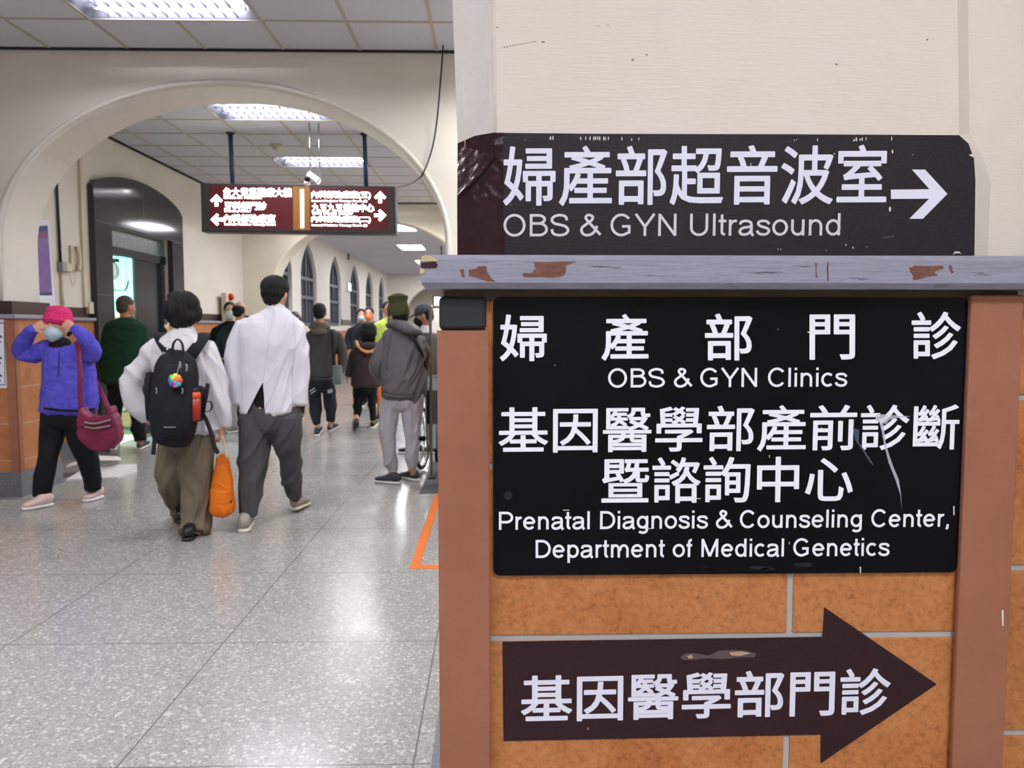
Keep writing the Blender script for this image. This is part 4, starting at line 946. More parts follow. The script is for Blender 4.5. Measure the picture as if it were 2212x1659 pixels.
# ============================================================ PEOPLE
def cloth(name, c1, c2, rough=.85, scale=9, bscale=500, bs=.25, sheen=0):
    m = mat(name, c1, rough, .2); m.color(m.ramp(m.noise(scale, 5, .65), [(.3, c1), (.7, c2)])); m.bump(m.noise(bscale, 2), bs, .002); m.bump(m.noise(30, 4, .6, (1, 1, .45)), .25, .012)
    return m
cloth('skin', (206, 160, 136), (198, 150, 126), .5, 6, 300, .05); cloth('skin_tan', (178, 132, 108), (168, 122, 98), .5, 6, 300, .05)
mat('eye_dark', (30, 24, 24), .3); mat('lip', (170, 100, 96), .5)
m = mat('hair_black', (13, 12, 14), .5, .3); m.bump(m.noise(90, 5, .7, (1, 1, .15)), 1, .012)
m = mat('hair_brown', (52, 38, 34), .45, .5); m.bump(m.noise(60, 5, .7, (1, 1, .15)), .6, .006)
m = mat('hair_short', (70, 58, 54), .7, .3); m.bump(m.noise(400, 3), .5, .003)
cloth('white_cotton', (212, 212, 220), (204, 204, 214)); cloth('offwhite_cotton', (206, 205, 211), (197, 196, 203))
m = cloth('fleece_violet', (80, 74, 200), (110, 104, 222), .95, 22, 140, .8); m.bump(m.noise(48, 4, .8), .8, .02)
cloth('black_cloth', (22, 22, 25), (30, 30, 34)); cloth('navy_cloth', (32, 34, 44), (40, 42, 52)); cloth('charcoal_cloth', (66, 64, 66), (76, 74, 76)); cloth('charcoal_trouser', (70, 68, 72), (80, 78, 82))
cloth('olive_trouser', (104, 95, 80), (114, 105, 90)); cloth('green_wool', (20, 52, 34), (28, 62, 42)); cloth('grey_sweat', (160, 158, 164), (172, 170, 176)); cloth('grey_shell', (88, 85, 88), (100, 97, 100), .55)
cloth('brown_coat', (58, 48, 48), (68, 58, 57), .6); cloth('olive_knit', (66, 66, 40), (76, 76, 50), .95, 30, 160, .7); cloth('pink_cloth', (196, 44, 100), (208, 56, 112)); cloth('orange_fur', (224, 150, 100), (240, 180, 130), .95, 40, 120, .9)
cloth('grey_cap', (64, 68, 76), (72, 76, 84)); cloth('denim_pale', (150, 178, 192), (166, 192, 204)); cloth('hood_brown', (96, 88, 78), (110, 100, 90)); cloth('beige_fur', (206, 194, 158), (190, 176, 140), .95, 40, 120, .9); cloth('hivis', (196, 220, 96), (208, 230, 110)); cloth('violet_cloth', (104, 84, 176), (112, 92, 184)); cloth('sage_canvas', (96, 106, 104), (106, 116, 114))
cloth('mask_blue', (164, 190, 204), (176, 200, 212), .7); cloth('mask_white', (220, 224, 228), (212, 216, 222), .7); cloth('mask_black', (26, 26, 30), (32, 32, 36), .7); cloth('mask_orange', (236, 110, 70), (244, 122, 82), .7)
mat('shoe_pink', (214, 190, 186), .6); mat('shoe_grey', (150, 144, 136), .6); mat('shoe_dark', (52, 58, 68), .6); mat('shoe_black', (24, 24, 26), .4); mat('sole_white', (226, 224, 222), .5); mat('sole_cream', (206, 200, 186), .5); mat('sole_black', (22, 22, 24), .6)

def fold(amp, f=7.0, seed=0.0):
    def d(co, nn):
        p = Vector((co.x * f + seed, co.y * f, co.z * f * .55 + seed))
        a = noise.noise(p); b = noise.noise(p * 2.3 + Vector((3, 1, 7)))
        q = Vector((co.x * f * .8 + co.z * f * .9 + seed, co.y * f * .8, co.z * f * 1.5 - co.x * f * .5)); c = noise.noise(q)
        return amp * (.22 * max(0, 1 - abs(a) * 3.2) ** 1.3 + .42 * max(0, 1 - abs(c) * 3.4) ** 1.3 + b * .35 + c * .5 - .15)
    return d
def hairdisp(amp, c, seed=0):
    def d(co, nn):
        v = co - c; a = math.atan2(v.y, v.x); return amp * (noise.noise(Vector((a * 7 + seed, v.z * 9, v.length * 14))) + .5 * noise.noise(Vector((a * 19 + seed, v.z * 14, 3))))
    return d
def foldline(amp, ang, f=8.0, seed=0.0):
    """long soft folds running at one angle across the cloth"""
    a_ = math.radians(ang); ca, sa = math.cos(a_), math.sin(a_)
    def d(co, nn):
        u = co.x * sa - co.z * ca + co.y * .6; v = co.x * ca + co.z * sa; w = noise.noise(Vector((u * 4, v * 2.5, seed + 9)))
        p = Vector((u * f + w * .9, v * f * .3, seed)); a = noise.noise(p); b = noise.noise(p * 2.1 + Vector((4, 2, 8)))
        return amp * (.75 * max(0, 1 - abs(a) * 3.0) ** 1.4 + .5 * b + .35 * a - .2)
    return d
def ringset(rows, D, k=1.0, kr=1.0):
    out = []
    for r in rows:
        py, l, rr, ry = r[:4]; dy = r[4] if len(r) > 4 else 0
        c = atY((l + rr) / 2, py, D + dy); out.append((c.x, c.y, c.z, (rr - l) / 2 * (D + dy) / F * k, ry * kr))
    return out
def limb(rows, D, k=1.0):
    out = []
    for r in rows:
        px, py, hw = r[:3]; dy = r[3] if len(r) > 3 else 0
        c = atY(px, py, D + dy); rr = hw * (D + dy) / F * k; out.append((c.x, c.y, c.z, rr, rr))
    return out
def basis(yaw, pitch=0, roll=0):
    """head axes; yaw 0 looks towards the camera side (-Y), 180 away from it"""
    return Matrix.Rotation(math.radians(yaw), 3, 'Z') @ Matrix.Rotation(math.radians(roll), 3, 'Y') @ Matrix.Rotation(math.radians(pitch), 3, 'X')
def head_mesh(bm, c, R, s=1.0):
    nu, nvv = 28, 20; rows = []
    for j in range(nvv + 1):
        th = math.pi * j / nvv; row = []
        for i in range(nu):
            ph = 2 * math.pi * i / nu
            x, y, z = math.sin(th) * math.cos(ph), math.sin(th) * math.sin(ph), math.cos(th)
            X, Y, Z = x * .076, y * .096, z * .115
            if z < 0:
                q = -z; X *= 1 - .30 * q ** 1.5
                if y > 0: Y *= 1 - .45 * q
                else: Y *= 1 - .06 * q
            if y < -.3 and -.15 < z < .2 and abs(x) > .15: Y *= .965      # eye sockets
            row.append(Vector((X, Y, Z)))
        rows.append(row)
    vs = [[bm.verts.new(c + R @ (p * s)) for p in row] for row in rows[1:-1]]
    top = bm.verts.new(c + R @ (rows[0][0] * s)); bot = bm.verts.new(c + R @ (rows[-1][0] * s))
    for a, b in zip(vs, vs[1:]):
        for i in range(nu): bm.faces.new((a[i], a[(i + 1) % nu], b[(i + 1) % nu], b[i]))
    for i in range(nu): bm.faces.new((top, vs[0][(i + 1) % nu], vs[0][i])); bm.faces.new((bot, vs[-1][i], vs[-1][(i + 1) % nu]))
    def P(x, y, z): return c + R @ (Vector((x, y, z)) * s)
    loft(bm, [(*P(0, -.09, .02), .008 * s, .008 * s), (*P(0, -.108, -.018), .013 * s, .012 * s), (*P(0, -.1, -.03), .015 * s, .009 * s)], R @ Vector((1, 0, 0)), 10)
    ellipsoid(bm, P(0, -.088, -.06), (.026 * s, .012 * s, .012 * s), R, 10, 8); ellipsoid(bm, P(0, -.085, -.095), (.026 * s, .018 * s, .016 * s), R, 10, 8)
    for sx in (-1, 1): ellipsoid(bm, P(sx * .079, .008, -.008), (.01 * s, .02 * s, .033 * s), R @ Matrix.Rotation(sx * -.3, 3, 'Z'), 10, 8)
def hand_mesh(bm, w, d, nrm, thumb, s=1.0, curl=.5):
    """w wrist, d towards the fingers, nrm out of the palm, thumb = side the thumb is on (vector)"""
    d = d.normalized(); t = (thumb - d * thumb.dot(d)).normalized(); nrm = (nrm - d * nrm.dot(d)); nrm = (nrm - t * nrm.dot(t)).normalized()
    K = w + d * .088 * s
    loft(bm, [(*(w - d * .02), .027 * s, .021 * s), (*(w + d * .02 * s), .032 * s, .019 * s), (*(w + d * .06 * s), .041 * s, .015 * s), (*K, .040 * s, .012 * s)], t, 12)
    for k, (o, L) in enumerate(((.030, .072), (.010, .082), (-.011, .075), (-.031, .058))):
        p = K + t * o * s - d * (.004 if k in (1, 2) else .010) * s; a = curl * (.5 + .1 * k); dd = d; pts = [(*p, .0092 * s, .0092 * s)]
        for seg, f in enumerate((.45, .32, .25)):
            dd = (d * math.cos(a) + nrm * math.sin(a)); p = p + dd * L * f * s + t * o * .04; pts.append((*p, (.0088 - .0009 * seg) * s, (.0088 - .0009 * seg) * s)); a += curl * .75
        loft(bm, pts, t, 8, .6, 2)
    b = w + d * .022 * s + t * .026 * s
    loft(bm, [(*b, .0125 * s, .0125 * s), (*(b + (d * .6 + t * .75 + nrm * .25) * .036 * s), .0105 * s, .0105 * s), (*(b + (d * .95 + t * .85 + nrm * .6 * (1 + curl * .4)) * .058 * s), .0085 * s, .0085 * s)], nrm, 8, .6, 2)
def shoe(parent, heel, toe, mu, ms, w=.045, hgt=.085, lab=None, tip=0.0):
    heel, toe = Vector(heel), Vector(toe); d = (toe - heel); L = d.length; d.normalize(); up = Vector((0, 0, 1)); up = (up - d * up.dot(d)).normalized(); side = d.cross(up)
    bm = BM(); so = .022; R = []
    for f, hh, ww in ((.03, .066, .62), (.14, .088, .8), (.3, .09, .82), (.45, .074, .9), (.62, .054, 1.0), (.8, .044, .98), (.94, .034, .7)):
        c = heel + d * (L * f) + up * (so + hh * hgt / .085 / 2 - .004); R.append((*c, w * ww, hh * hgt / .085 / 2))
    loft(bm, R, side, 14, .5, 3, 2.4); o = part('shoe', bm, mu, parent, True)
    if lab: o['label'] = lab
    bm = BM()
    for f in (.34, .42, .5, .57):
        hh = .088 - (f - .3) * .13; c = heel + d * (L * f) + up * (so + hh * hgt / .085 - .005); tube(bm, [c - side * w * .42 - up * .012, c + up * .003, c + side * w * .42 - up * .012], .0045, 6, 3)
    part('lace', bm, ms, o, True)
    bm = BM(); R = []
    for f, ww in ((.0, .66), (.12, .86), (.3, .84), (.6, 1.06), (.82, 1.0), (.98, .6)):
        c = heel + d * (L * f) + up * so * .55; R.append((*c, w * ww, so * .6))
    loft(bm, R, side, 14, .5, 3, 3); part('sole', bm, ms, o, True); return o

GARMENT = {}
def person(label, D, torso, arms, legs, head, top_mat, leg_mat, shoes, skin='skin', hands=(None, None), vox=.0065, hair=None, top='jacket', group=None, expo=2.3, face=False, fold_amp=.007, base=None, leg_fold=.019, hs=1.0, neck_r=.054, cut=None, cuff=None, legname='trousers', ang=None, leg_ang=74):
    """builds one person: a continuous skin mesh with clothing, hair and shoes as its children"""
    hx, hy, yaw, pitch, roll, hdy = head
    R = basis(yaw, pitch, roll); hc = atY(hx, hy, D + hdy)
    bm = BM()
    head_mesh(bm, hc, R, hs)
    T = ringset(torso, D)
    sh = Vector(T[0][:3])
    nb = hc + R @ Vector((0, .02, -.07)) * hs
    loft(bm, [(*nb, neck_r * .95, neck_r), (*((nb + sh) / 2), neck_r, neck_r), (sh.x, sh.y, sh.z - .05, neck_r * 1.25, neck_r * 1.1)], n=14)
    loft(bm, [(x, y, z, max(rx - .022, .03), max(ry - .022, .03)) for x, y, z, rx, ry in T[1:]], n=18, cap=.3, axis=(0, 0, -1))
    for a, hd in zip(arms, hands):
        Lm = limb(a, D); loft(bm, [(x, y, z, max(r * .62, .02), max(r * .62, .02)) for x, y, z, r, _ in Lm], (.3, .8, .5), 10)
        w = Vector(Lm[-1][:3]); pd = (w - Vector(Lm[-2][:3])).normalized()
        if hd is None: hand_mesh(bm, w - pd * .03, pd, Vector((0, .3, 0)) + Vector((-1 if w.x > sh.x else 1, 0, 0)), Vector((0, 1, .01)), .92, .55)
        else: hand_mesh(bm, w - pd * .01, Vector(hd[0]), Vector(hd[1]), Vector(hd[2]), hd[4] if len(hd) > 4 else 1.0, hd[3])
    pel = Vector(T[-1][:3])
    for l, s_ in zip(legs, shoes):
        Lm = limb(l, D); loft(bm, [(x, y, z, max(r * .66, .03), max(r * .66, .03)) for x, y, z, r, _ in Lm], n=10)
        an = Vector(Lm[-1][:3])
        if s_: loft(bm, [(*an, .036, .036), (s_[0][0] + (s_[1][0] - s_[0][0]) * .22, s_[0][1] + (s_[1][1] - s_[0][1]) * .22, min(s_[0][2], s_[1][2]) + .05 + abs(s_[0][2] - s_[1][2]) * .6, .027, .028), (*(Vector(s_[0]).lerp(Vector(s_[1]), .6) + Vector((0, 0, .034))), .02, .014)], (1, 0, 0), 10)
    me = remesh(bm, 'person', vox, 2)
    bx = base if base is not None else Vector((sh.x, D, 0)); bx = Vector((bx[0], bx[1], 0))
    for v in me.vertices: v.co -= bx
    o = bpy.data.objects.new('person', me); COL.objects.link(o); o.location = bx
    for mm in (skin, 'eye_dark', 'lip', 'hair_black'): me.materials.append(M(mm))
    tag(o, label, 'person', group)
    if face:
        Ri = R.transposed()
        for p in me.polygons:
            q = Ri @ (p.center + bx - hc) / hs
            if q.y < -.05 and q.z > -.09 and q.length < .103:
                ax_ = abs(q.x)
                if abs(ax_ - .031) < .013 and abs(q.z - .006) < .006: p.material_index = 1
                elif abs(ax_ - .031) < .017 and abs(q.z - .03) < .0025: p.material_index = 3
                elif ax_ < .023 and abs(q.z + .06) < .008: p.material_index = 2
    bpy.context.view_layer.update()
    # garments
    def sleeve(a):
        p0 = a[0]; x1 = (torso[1][1] + torso[1][2]) / 2; q = (p0[0] + (x1 - p0[0]) * .38, p0[1] + (torso[1][0] - p0[1]) * .55 + p0[2] * .85, p0[2] * .66) + tuple(p0[3:])
        return [q] + list(a)
    seed = hx * .37
    if torso:
        bm = BM(); loft(bm, T, n=28, cap=.35, sub=4, expo=expo, axis=(0, 0, -1))
        for a in arms: loft(bm, limb(sleeve(a), D), (.3, .8, .5), 14, .3)
        g = remesh(bm, top, vox * 1.05, 3, fold(fold_amp, 7, seed) if ang is None else foldline(fold_amp, ang, 9, seed))
        if cut: cut(g)
        GARMENT['top'] = part(top, g, top_mat, o, True)
    if leg_mat:
        bm = BM()
        for l in legs: loft(bm, limb(l, D), n=16, cap=.2, expo=2.2)
        hp = [Vector(limb(l, D)[0][:3]) for l in legs]; w_ = abs(hp[0].x - hp[-1].x) / 2 + legs[0][0][2] * D / F; c = (hp[0] + hp[-1]) / 2
        loft(bm, [(c.x, c.y, c.z + .10, w_ * .92, .11), (c.x, c.y, c.z - .02, w_, .125), (c.x, c.y, c.z - .10, w_ * .9, .11)], n=20, cap=.4)
        GARMENT['legs'] = part(legname, remesh(bm, legname, vox * 1.05, 9, foldline(leg_fold, leg_ang, 9, seed + 3)), leg_mat, o, True)
    return o, hc, R
def HP(hc, R, s=1.0):
    return lambda x, y, z: hc + R @ (Vector((x, y, z)) * s)
def blob(o, name, material, lumps, R, vox=.006, disp=None, smooth=2, lab=None):
    bm = BM()
    for c, r in lumps: ellipsoid(bm, c, r, R, 18, 14)
    p = part(name, remesh(bm, name, vox, smooth, disp), material, o, True)
    if lab: p['label'] = lab
    return p
def crop(o, hc, R, s=1.0, lumps=None, material='hair_black', amp=.004, name='hair'):
    P = HP(hc, R, s)
    L = lumps or [((0, .018, .028), (.085, .097, .102)), ((0, .05, -.025), (.07, .055, .06))]
    return blob(o, name, material, [(P(*c), tuple(q * s for q in r)) for c, r in L], R, .0055, hairdisp(amp, hc, hc.x * 9))
def mask(o, hc, R, material, s=1.0):
    P = HP(hc, R, s); bm = BM(); ellipsoid(bm, P(0, -.06, -.042), (.062 * s, .069 * s, .064 * s), R, 18, 14)
    mk = part('face_mask', bm, material, o, True)
    for sx in (-1, 1):
        bm = BM(); tube(bm, [P(sx * .052, -.06, -.03), P(sx * .078, .0, -.005), P(sx * .083, .03, -.01), P(sx * .078, .0, -.03), P(sx * .052, -.055, -.07)], .0018, 6, 3); part('ear_loop', bm, material, mk, True)
    return mk
def flat(bm, pts, w, th, side): loft(bm, [(*p, w, th) for p in pts], side, 10, .2, 4, 4)
from mathutils.bvhtree import BVHTree
def seam(garment, pts, material, r=.0028, parent=None, name='seam', lift=.0):
    """a thin raised line laid on the garment's surface"""
    me = garment.data; tree = BVHTree.FromPolygons([v.co for v in me.vertices], [p.vertices for p in me.polygons]); out = []
    for p in cr(pts, 6):
        d = ray(*p).normalized(); h = tree.ray_cast(EYE, d)
        if h[0] is not None: out.append(h[0] - d * lift)
    if len(out) < 4: return
    bm = BM(); tube(bm, out, r, 6, 1); return part(name, bm, material, parent or garment, True)
def gz(px, py, z=0.0): return tuple(atZ(px, py, z))
PKL = ((.6, .1, -.55), (1, 0, .2), (0, -1, 0), .5, .9); PKR = ((-.6, .1, -.55), (-1, 0, .2), (0, -1, 0), .5, .9)
def proj(p):
    v = Vector(p) - EYE; d = v.dot(FWD); return W / 2 + F * v.dot(RIGHT) / d, H / 2 - F * v.dot(UP) / d
# ---------------------------------------------------------- man in the white jacket
def vent(me):
    """cuts the open back vent into the jacket"""
    bm = BM(); bm.from_mesh(me); ap, l_, r_ = (atY(*p, 5.3) for p in ((567, 826), (528, 899), (572, 899)))
    for q, sg in ((l_, 1), (r_, -1)):
        d = (q - ap).normalized(); nn = Vector((d.z, 0, -d.x))
        fs = [f for f in bm.faces if f.calc_center_median().y < 5.45 and proj(f.calc_center_median())[1] > 815]
        bmesh.ops.bisect_plane(bm, geom=fs + list({e for f in fs for e in f.edges}) + list({v for f in fs for v in f.verts}), plane_co=ap, plane_no=nn, dist=1e-5)
    kill = []
    for f in bm.faces:
        c = f.calc_center_median()
        if c.y > 5.45 or c.z > ap.z: continue
        t = (ap.z - c.z) / (ap.z - l_.z)
        if ap.x + (l_.x - ap.x) * t < c.x < ap.x + (r_.x - ap.x) * t: kill.append(f)
    bmesh.ops.delete(bm, geom=kill, context='FACES'); bm.to_mesh(me); bm.free()
tor = [(668, 570, 618, .062), (680, 548, 634, .085), (692, 528, 646, .1), (706, 516, 652, .115), (750, 518, 648, .135), (810, 525, 638, .13), (850, 522, 640, .137), (888, 520, 641, .14)]
o, hc, R = person('man in a white jacket walking away, grey trousers, beside the walker with the orange bag', 5.45, tor,
    [[(527, 706, 19), (508, 760, 19), (507, 815, 17), (514, 872, 15, -.03)], [(640, 710, 19), (648, 765, 19), (649, 815, 18), (646, 872, 16, -.02)]],
    [[(556, 892, 34), (551, 941, 34), (547, 1010, 31, -.02), (539, 1080, 22, -.06), (536, 1108, 20, -.06)], [(616, 892, 36), (617, 930, 35, .03), (625, 980, 25, .1), (629, 1032, 22, .22), (639, 1073, 14, .33)]],
    (594, 637, 172, 8, 0, .02), 'white_cotton', 'charcoal_trouser', [(gz(527, 1151), gz(536, 1128)), (gz(635, 1103, .01), gz(660, 1090))], hands=(PKL, PKR), vox=.006, cut=vent, fold_amp=.015, ang=68)
mat('seam_white', (196, 196, 206), .8); J_ = GARMENT['top']
seam(J_, [(590, 684), (581, 730), (575, 780), (569, 822)], 'seam_white'); seam(J_, [(540, 690), (527, 720), (524, 770), (526, 830), (528, 872)], 'seam_white', .0022); seam(J_, [(634, 700), (637, 740), (632, 790), (631, 870)], 'seam_white', .0022)
P = HP(hc, R)
crop(o, hc, R, 1.0, [((0, .008, .05), (.094, .104, .084)), ((0, .035, .01), (.084, .074, .066)), ((0, .05, -.035), (.06, .045, .05))], 'hair_black', .006)
bm = BM(); loft(bm, [(x, y, z, rx - .012, ry - .012) for x, y, z, rx, ry in ringset([(800, 527, 636, .13), (850, 524, 638, .134), (884, 528, 634, .128)], 5.45)], n=24, cap=.2); part('shirt', remesh(bm, 'shirt', .009, 2), 'black_cloth', o, True)
c = Vector(ringset(tor, 5.45)[0][:3]); bm = BM(); loft(bm, [(c.x, c.y, c.z - .05, .085, .08), (c.x, c.y + .01, c.z + .0, .068, .07), (c.x, c.y + .015, c.z + .025, .063, .066)], n=20, cap=.1); part('collar', bm, 'white_cotton', o, True)
for i, (h, t) in enumerate([(gz(527, 1151), gz(536, 1126)), (gz(634, 1103, .02), gz(662, 1088))]): shoe(o, h, t, 'shoe_grey', 'sole_cream', .052, .1)
# ---------------------------------------------------------- walker with backpack
tor = [(712, 383, 413, .055), (728, 354, 436, .085), (745, 334, 453, .11), (790, 332, 456, .13), (850, 338, 462, .13), (900, 346, 470, .135), (926, 350, 480, .14)]
D3 = 5.25
o, hc, R = person('person in a white coat and wide olive trousers walking away, carrying a black backpack', D3, tor,
    [[(342, 750, 20), (298, 800, 22), (283, 838, 22), (300, 880, 19), (318, 908, 14, .02)], [(446, 750, 20), (463, 800, 23), (470, 850, 24), (477, 895, 20), (480, 920, 15)]],
    [[(376, 932, 32), (372, 998, 34, .03), (373, 1036, 32, .08), (381, 1082, 19, .22), (389, 1124, 13, .36)], [(420, 932, 38), (423, 1000, 37), (425, 1070, 33), (423, 1120, 31), (419, 1150, 33, -.04)]],
    (397, 672, 178, 4, 0, .02), 'offwhite_cotton', 'olive_trouser', [(gz(390, 1130, .03), gz(394, 1112)), (gz(404, 1168), gz(424, 1146))], hands=(((.75, .2, -.4), (.3, 1, 0), (0, 0, 1), .5, .85), ((-.05, .05, -1), (-1, 0, 0), (0, 1, 0), 1.0, .98)), vox=.006, fold_amp=.018, ang=112)
J_ = GARMENT['top']; seam(J_, [(450, 742), (447, 790), (452, 850), (456, 915)], 'seam_white', .0022); seam(J_, [(340, 742), (330, 775), (322, 810)], 'seam_white', .0022)
seam(GARMENT['legs'], [(397, 945), (398, 985), (399, 1015)], 'olive_trouser', .004)
crop(o, hc, R, 1.0, [((0, .01, .035), (.104, .108, .1)), ((.02, .05, .0), (.095, .08, .09)), ((-.02, .05, -.04), (.085, .065, .07)), ((.075, .0, -.02), (.04, .06, .06)), ((-.075, .0, -.015), (.04, .06, .06)), ((.0, .06, -.085), (.06, .04, .04)), ((.04, .03, .09), (.05, .05, .035))], 'hair_black', .011)
c = Vector(ringset(tor, D3)[0][:3]); bm = BM(); loft(bm, [(c.x, c.y, c.z - .04, .085, .08), (c.x, c.y, c.z + .015, .064, .066)], n=20, cap=.1); part('collar', bm, 'offwhite_cotton', o, True)
shoe(o, gz(404, 1170), gz(424, 1146), 'shoe_black', 'sole_black', .05, .08); shoe(o, gz(389, 1131, .05), gz(394, 1112), 'shoe_black', 'sole_black', .045, .08)
# backpack
cloth('pack_black', (24, 25, 32), (32, 33, 40), .8); mat('webbing', (20, 20, 24), .7); mat('pack_zip', (150, 150, 150), .4)
DB = D3 - .255
t = empty('backpack', atY(375, 947, DB), 'black backpack worn by the walker in the white coat', 'backpack')
def rl(rows, D): return [(*atY((l + r) / 2, y, D + dy), (r - l) / 2 * (D + dy) / F, ry) for y, l, r, ry, dy in rows]
bm = BM(); loft(bm, rl([(764, 360, 408, .045, .06), (776, 346, 420, .075, .05), (800, 338, 424, .095, .03), (850, 330, 424, .11, 0), (900, 328, 422, .115, -.01), (935, 333, 419, .1, 0), (946, 342, 412, .07, .03)], DB), n=28, cap=.5, expo=3)
part('main_body', remesh(bm, 'main_body', .007, 3, fold(.006, 8, 2)), 'pack_black', t, True)
bm = BM(); loft(bm, rl([(792, 352, 412, .03, -.06), (815, 345, 417, .045, -.085), (870, 342, 416, .055, -.105), (925, 344, 412, .05, -.1), (940, 350, 405, .03, -.07)], DB), n=24, cap=.5, expo=3.2)
part('front_pocket', remesh(bm, 'front_pocket', .007, 3, fold(.005, 9, 5)), 'pack_black', t, True)
for rows in ([(808, 318, 334, .045, .02), (850, 317, 334, .06, .0), (905, 320, 336, .055, 0)], [(838, 420, 440, .05, .03), (870, 418, 443, .06, .02), (905, 416, 438, .055, .02)]):
    bm = BM(); loft(bm, rl(rows, DB), n=16, cap=.5, expo=2.6); part('side_pocket', bm, 'pack_black', t, True)
for pts in ([(376, 778, -.11), (360, 752, -.1), (349, 733, -.045), (345, 722, .06), (346, 735, .2)], [(404, 778, -.11), (424, 752, -.1), (436, 734, -.045), (441, 722, .06), (440, 735, .2)]):
    bm = BM(); flat(bm, [atY(x, y, D3 + dy - .01) for x, y, dy in pts], .04, .012, (1, 0, 0)); part('shoulder_strap', bm, 'pack_black', t, True)
bm = BM(); flat(bm, [atY(x, y, DB) for x, y in ((374, 768), (374, 744), (384, 733), (394, 744), (396, 768))], .012, .005, (0, 1, 0)); part('handle', bm, 'webbing', t, True)
bm = BM(); flat(bm, [atY(x, y, DB - .05) for x, y in ((336, 925), (334, 950), (331, 982))], .014, .003, (1, 0, 0)); part('webbing', bm, 'webbing', t, True)
bm = BM(); flat(bm, [atY(x, y, DB - .0) for x, y in ((449, 828), (444, 860), (438, 890), (446, 908), (456, 935), (462, 960), (471, 980))], .014, .003, (1, 0, 0)); part('webbing', bm, 'webbing', t, True)
bm = BM(); flat(bm, [atY(x, y, DB - .0) for x, y in ((444, 868), (455, 868), (458, 880), (452, 888), (440, 890))], .014, .003, (0, 1, 0)); part('strap_loop', bm, 'webbing', t, True)
bm = BM()
for x in (350, 396): tube(bm, [atY(x - 4, 938, DB - .05), atY(x - 2, 951, DB - .06), atY(x + 4, 951, DB - .06), atY(x + 6, 940, DB - .05)], .005, 6)
part('attachment_loop', bm, 'webbing', t, True)
for x, y, h_ in ((388, 781, 14), (402, 787, 14), (337, 838, 12), (393, 838, 12)):
    bm = BM(); c = atY(x, y, DB - (.175 if y < 830 and x < 400 else .165 if x > 380 else .12)); tube(bm, [c, c + Vector((.006, -.004, -h_ * DB / F / 2)), c + Vector((.0, -.002, -h_ * DB / F))], .0045, 6); part('zip_pull', bm, 'pack_zip', t, True)
bm = BM(); c = atY(366, 923, DB - .16)
for k in range(6): box(bm, c.x - .034 + k * .0125, c.x - .026 + k * .0125, c.y - .002, c.y + .002, c.z - .003, c.z + .004)
part('label_print', bm, 'pack_zip', t)
# rainbow charm
t = empty('bag_charm', atY(379, 835, DB - .2), 'rainbow pompom charm hanging on the black backpack', 'charm')
c0 = atY(379, 822, DB - .195)
for k, colr in enumerate(((230, 70, 80), (240, 150, 60), (240, 220, 80), (90, 200, 90), (70, 120, 220), (120, 80, 190), (240, 130, 180), (60, 190, 190))):
    mat('charm_%d' % k, colr, .4); a = 2 * math.pi * k / 8; bm = BM()
    ellipsoid(bm, c0 + Vector((math.cos(a) * .026, -.004 * (k % 2), math.sin(a) * .026)), (.018, .016, .018)); ellipsoid(bm, c0 + Vector((math.cos(a + .4) * .012, -.014, math.sin(a + .4) * .012)), (.013, .012, .013)); part('petal', bm, 'charm_%d' % k, t, True)
bm = BM(); tube(bm, [atY(388, 786, DB - .185), atY(384, 800, DB - .19), c0], .003, 6); part('chain', bm, 'pack_zip', t, True)
# bottle
mat('bottle_orange', (216, 84, 30), .4); mat('bottle_red', (150, 44, 26), .35)
c = atY(428, 870, DB - .03); zt_, zb_ = atY(428, 846, DB).z, atY(428, 905, DB).z; sc_ = DB / F
t = empty('drink_bottle', (c.x, c.y, zb_), 'orange bottle with a black cap in the side pocket of the backpack', 'bottle')
c.y -= .05
bm = BM(); loft(bm, [(c.x, c.y, zb_, 10 * sc_, 10 * sc_), (c.x, c.y, zt_ - .035, 11.5 * sc_, 11.5 * sc_)], n=20, cap=.1, sub=1); part('body', bm, 'bottle_red', t, True)
bm = BM(); loft(bm, [(c.x, c.y, zt_ - .03, 12 * sc_, 12 * sc_), (c.x, c.y, zt_ + .0, 11.5 * sc_, 11.5 * sc_)], n=20, cap=.2, sub=1); part('shoulder', bm, 'bottle_orange', t, True)
bm = BM(); loft(bm, [(c.x, c.y, zt_ + .005, 9 * sc_, 9 * sc_), (c.x, c.y, zt_ + .025, 8 * sc_, 8 * sc_)], n=20, cap=.3, sub=1); part('cap', bm, 'black', t, True)
# orange shopping bag
m = cloth('bag_orange', (204, 102, 20), (214, 112, 28), .5, 6, 200, .1); mat('handle_beige', (214, 196, 160), .7)
DO = D3 - .02
t = empty('shopping_bag', atY(481, 1113, DO), 'orange shopping bag with beige handles held by the walker with the backpack', 'bag')
bm = BM(); loft(bm, rl([(984, 470, 491, .03, 0), (1000, 467, 494, .045, 0), (1030, 462, 499, .06, 0), (1070, 457, 504, .075, 0), (1098, 456, 505, .08, 0), (1110, 460, 500, .07, 0)], DO), n=28, cap=.25, expo=2.8)
part('body', remesh(bm, 'body', .006, 2, fold(.009, 11, 4)), 'bag_orange', t, True)
for dy in (-.03, .03):
    bm = BM(); tube(bm, [atY(471, 990, DO + dy), atY(475, 965, DO + dy * .8), atY(479, 944, DO + dy * .2), atY(482, 945, DO + dy * .2), atY(486, 965, DO + dy * .8), atY(490, 990, DO + dy)], .005, 8); part('handle', bm, 'handle_beige', t, True)
bm = BM(); pp(bm, [(496, 1082), (502, 1081), (499, 1089)], DO - .083, .001); part('mark', bm, 'black', t)
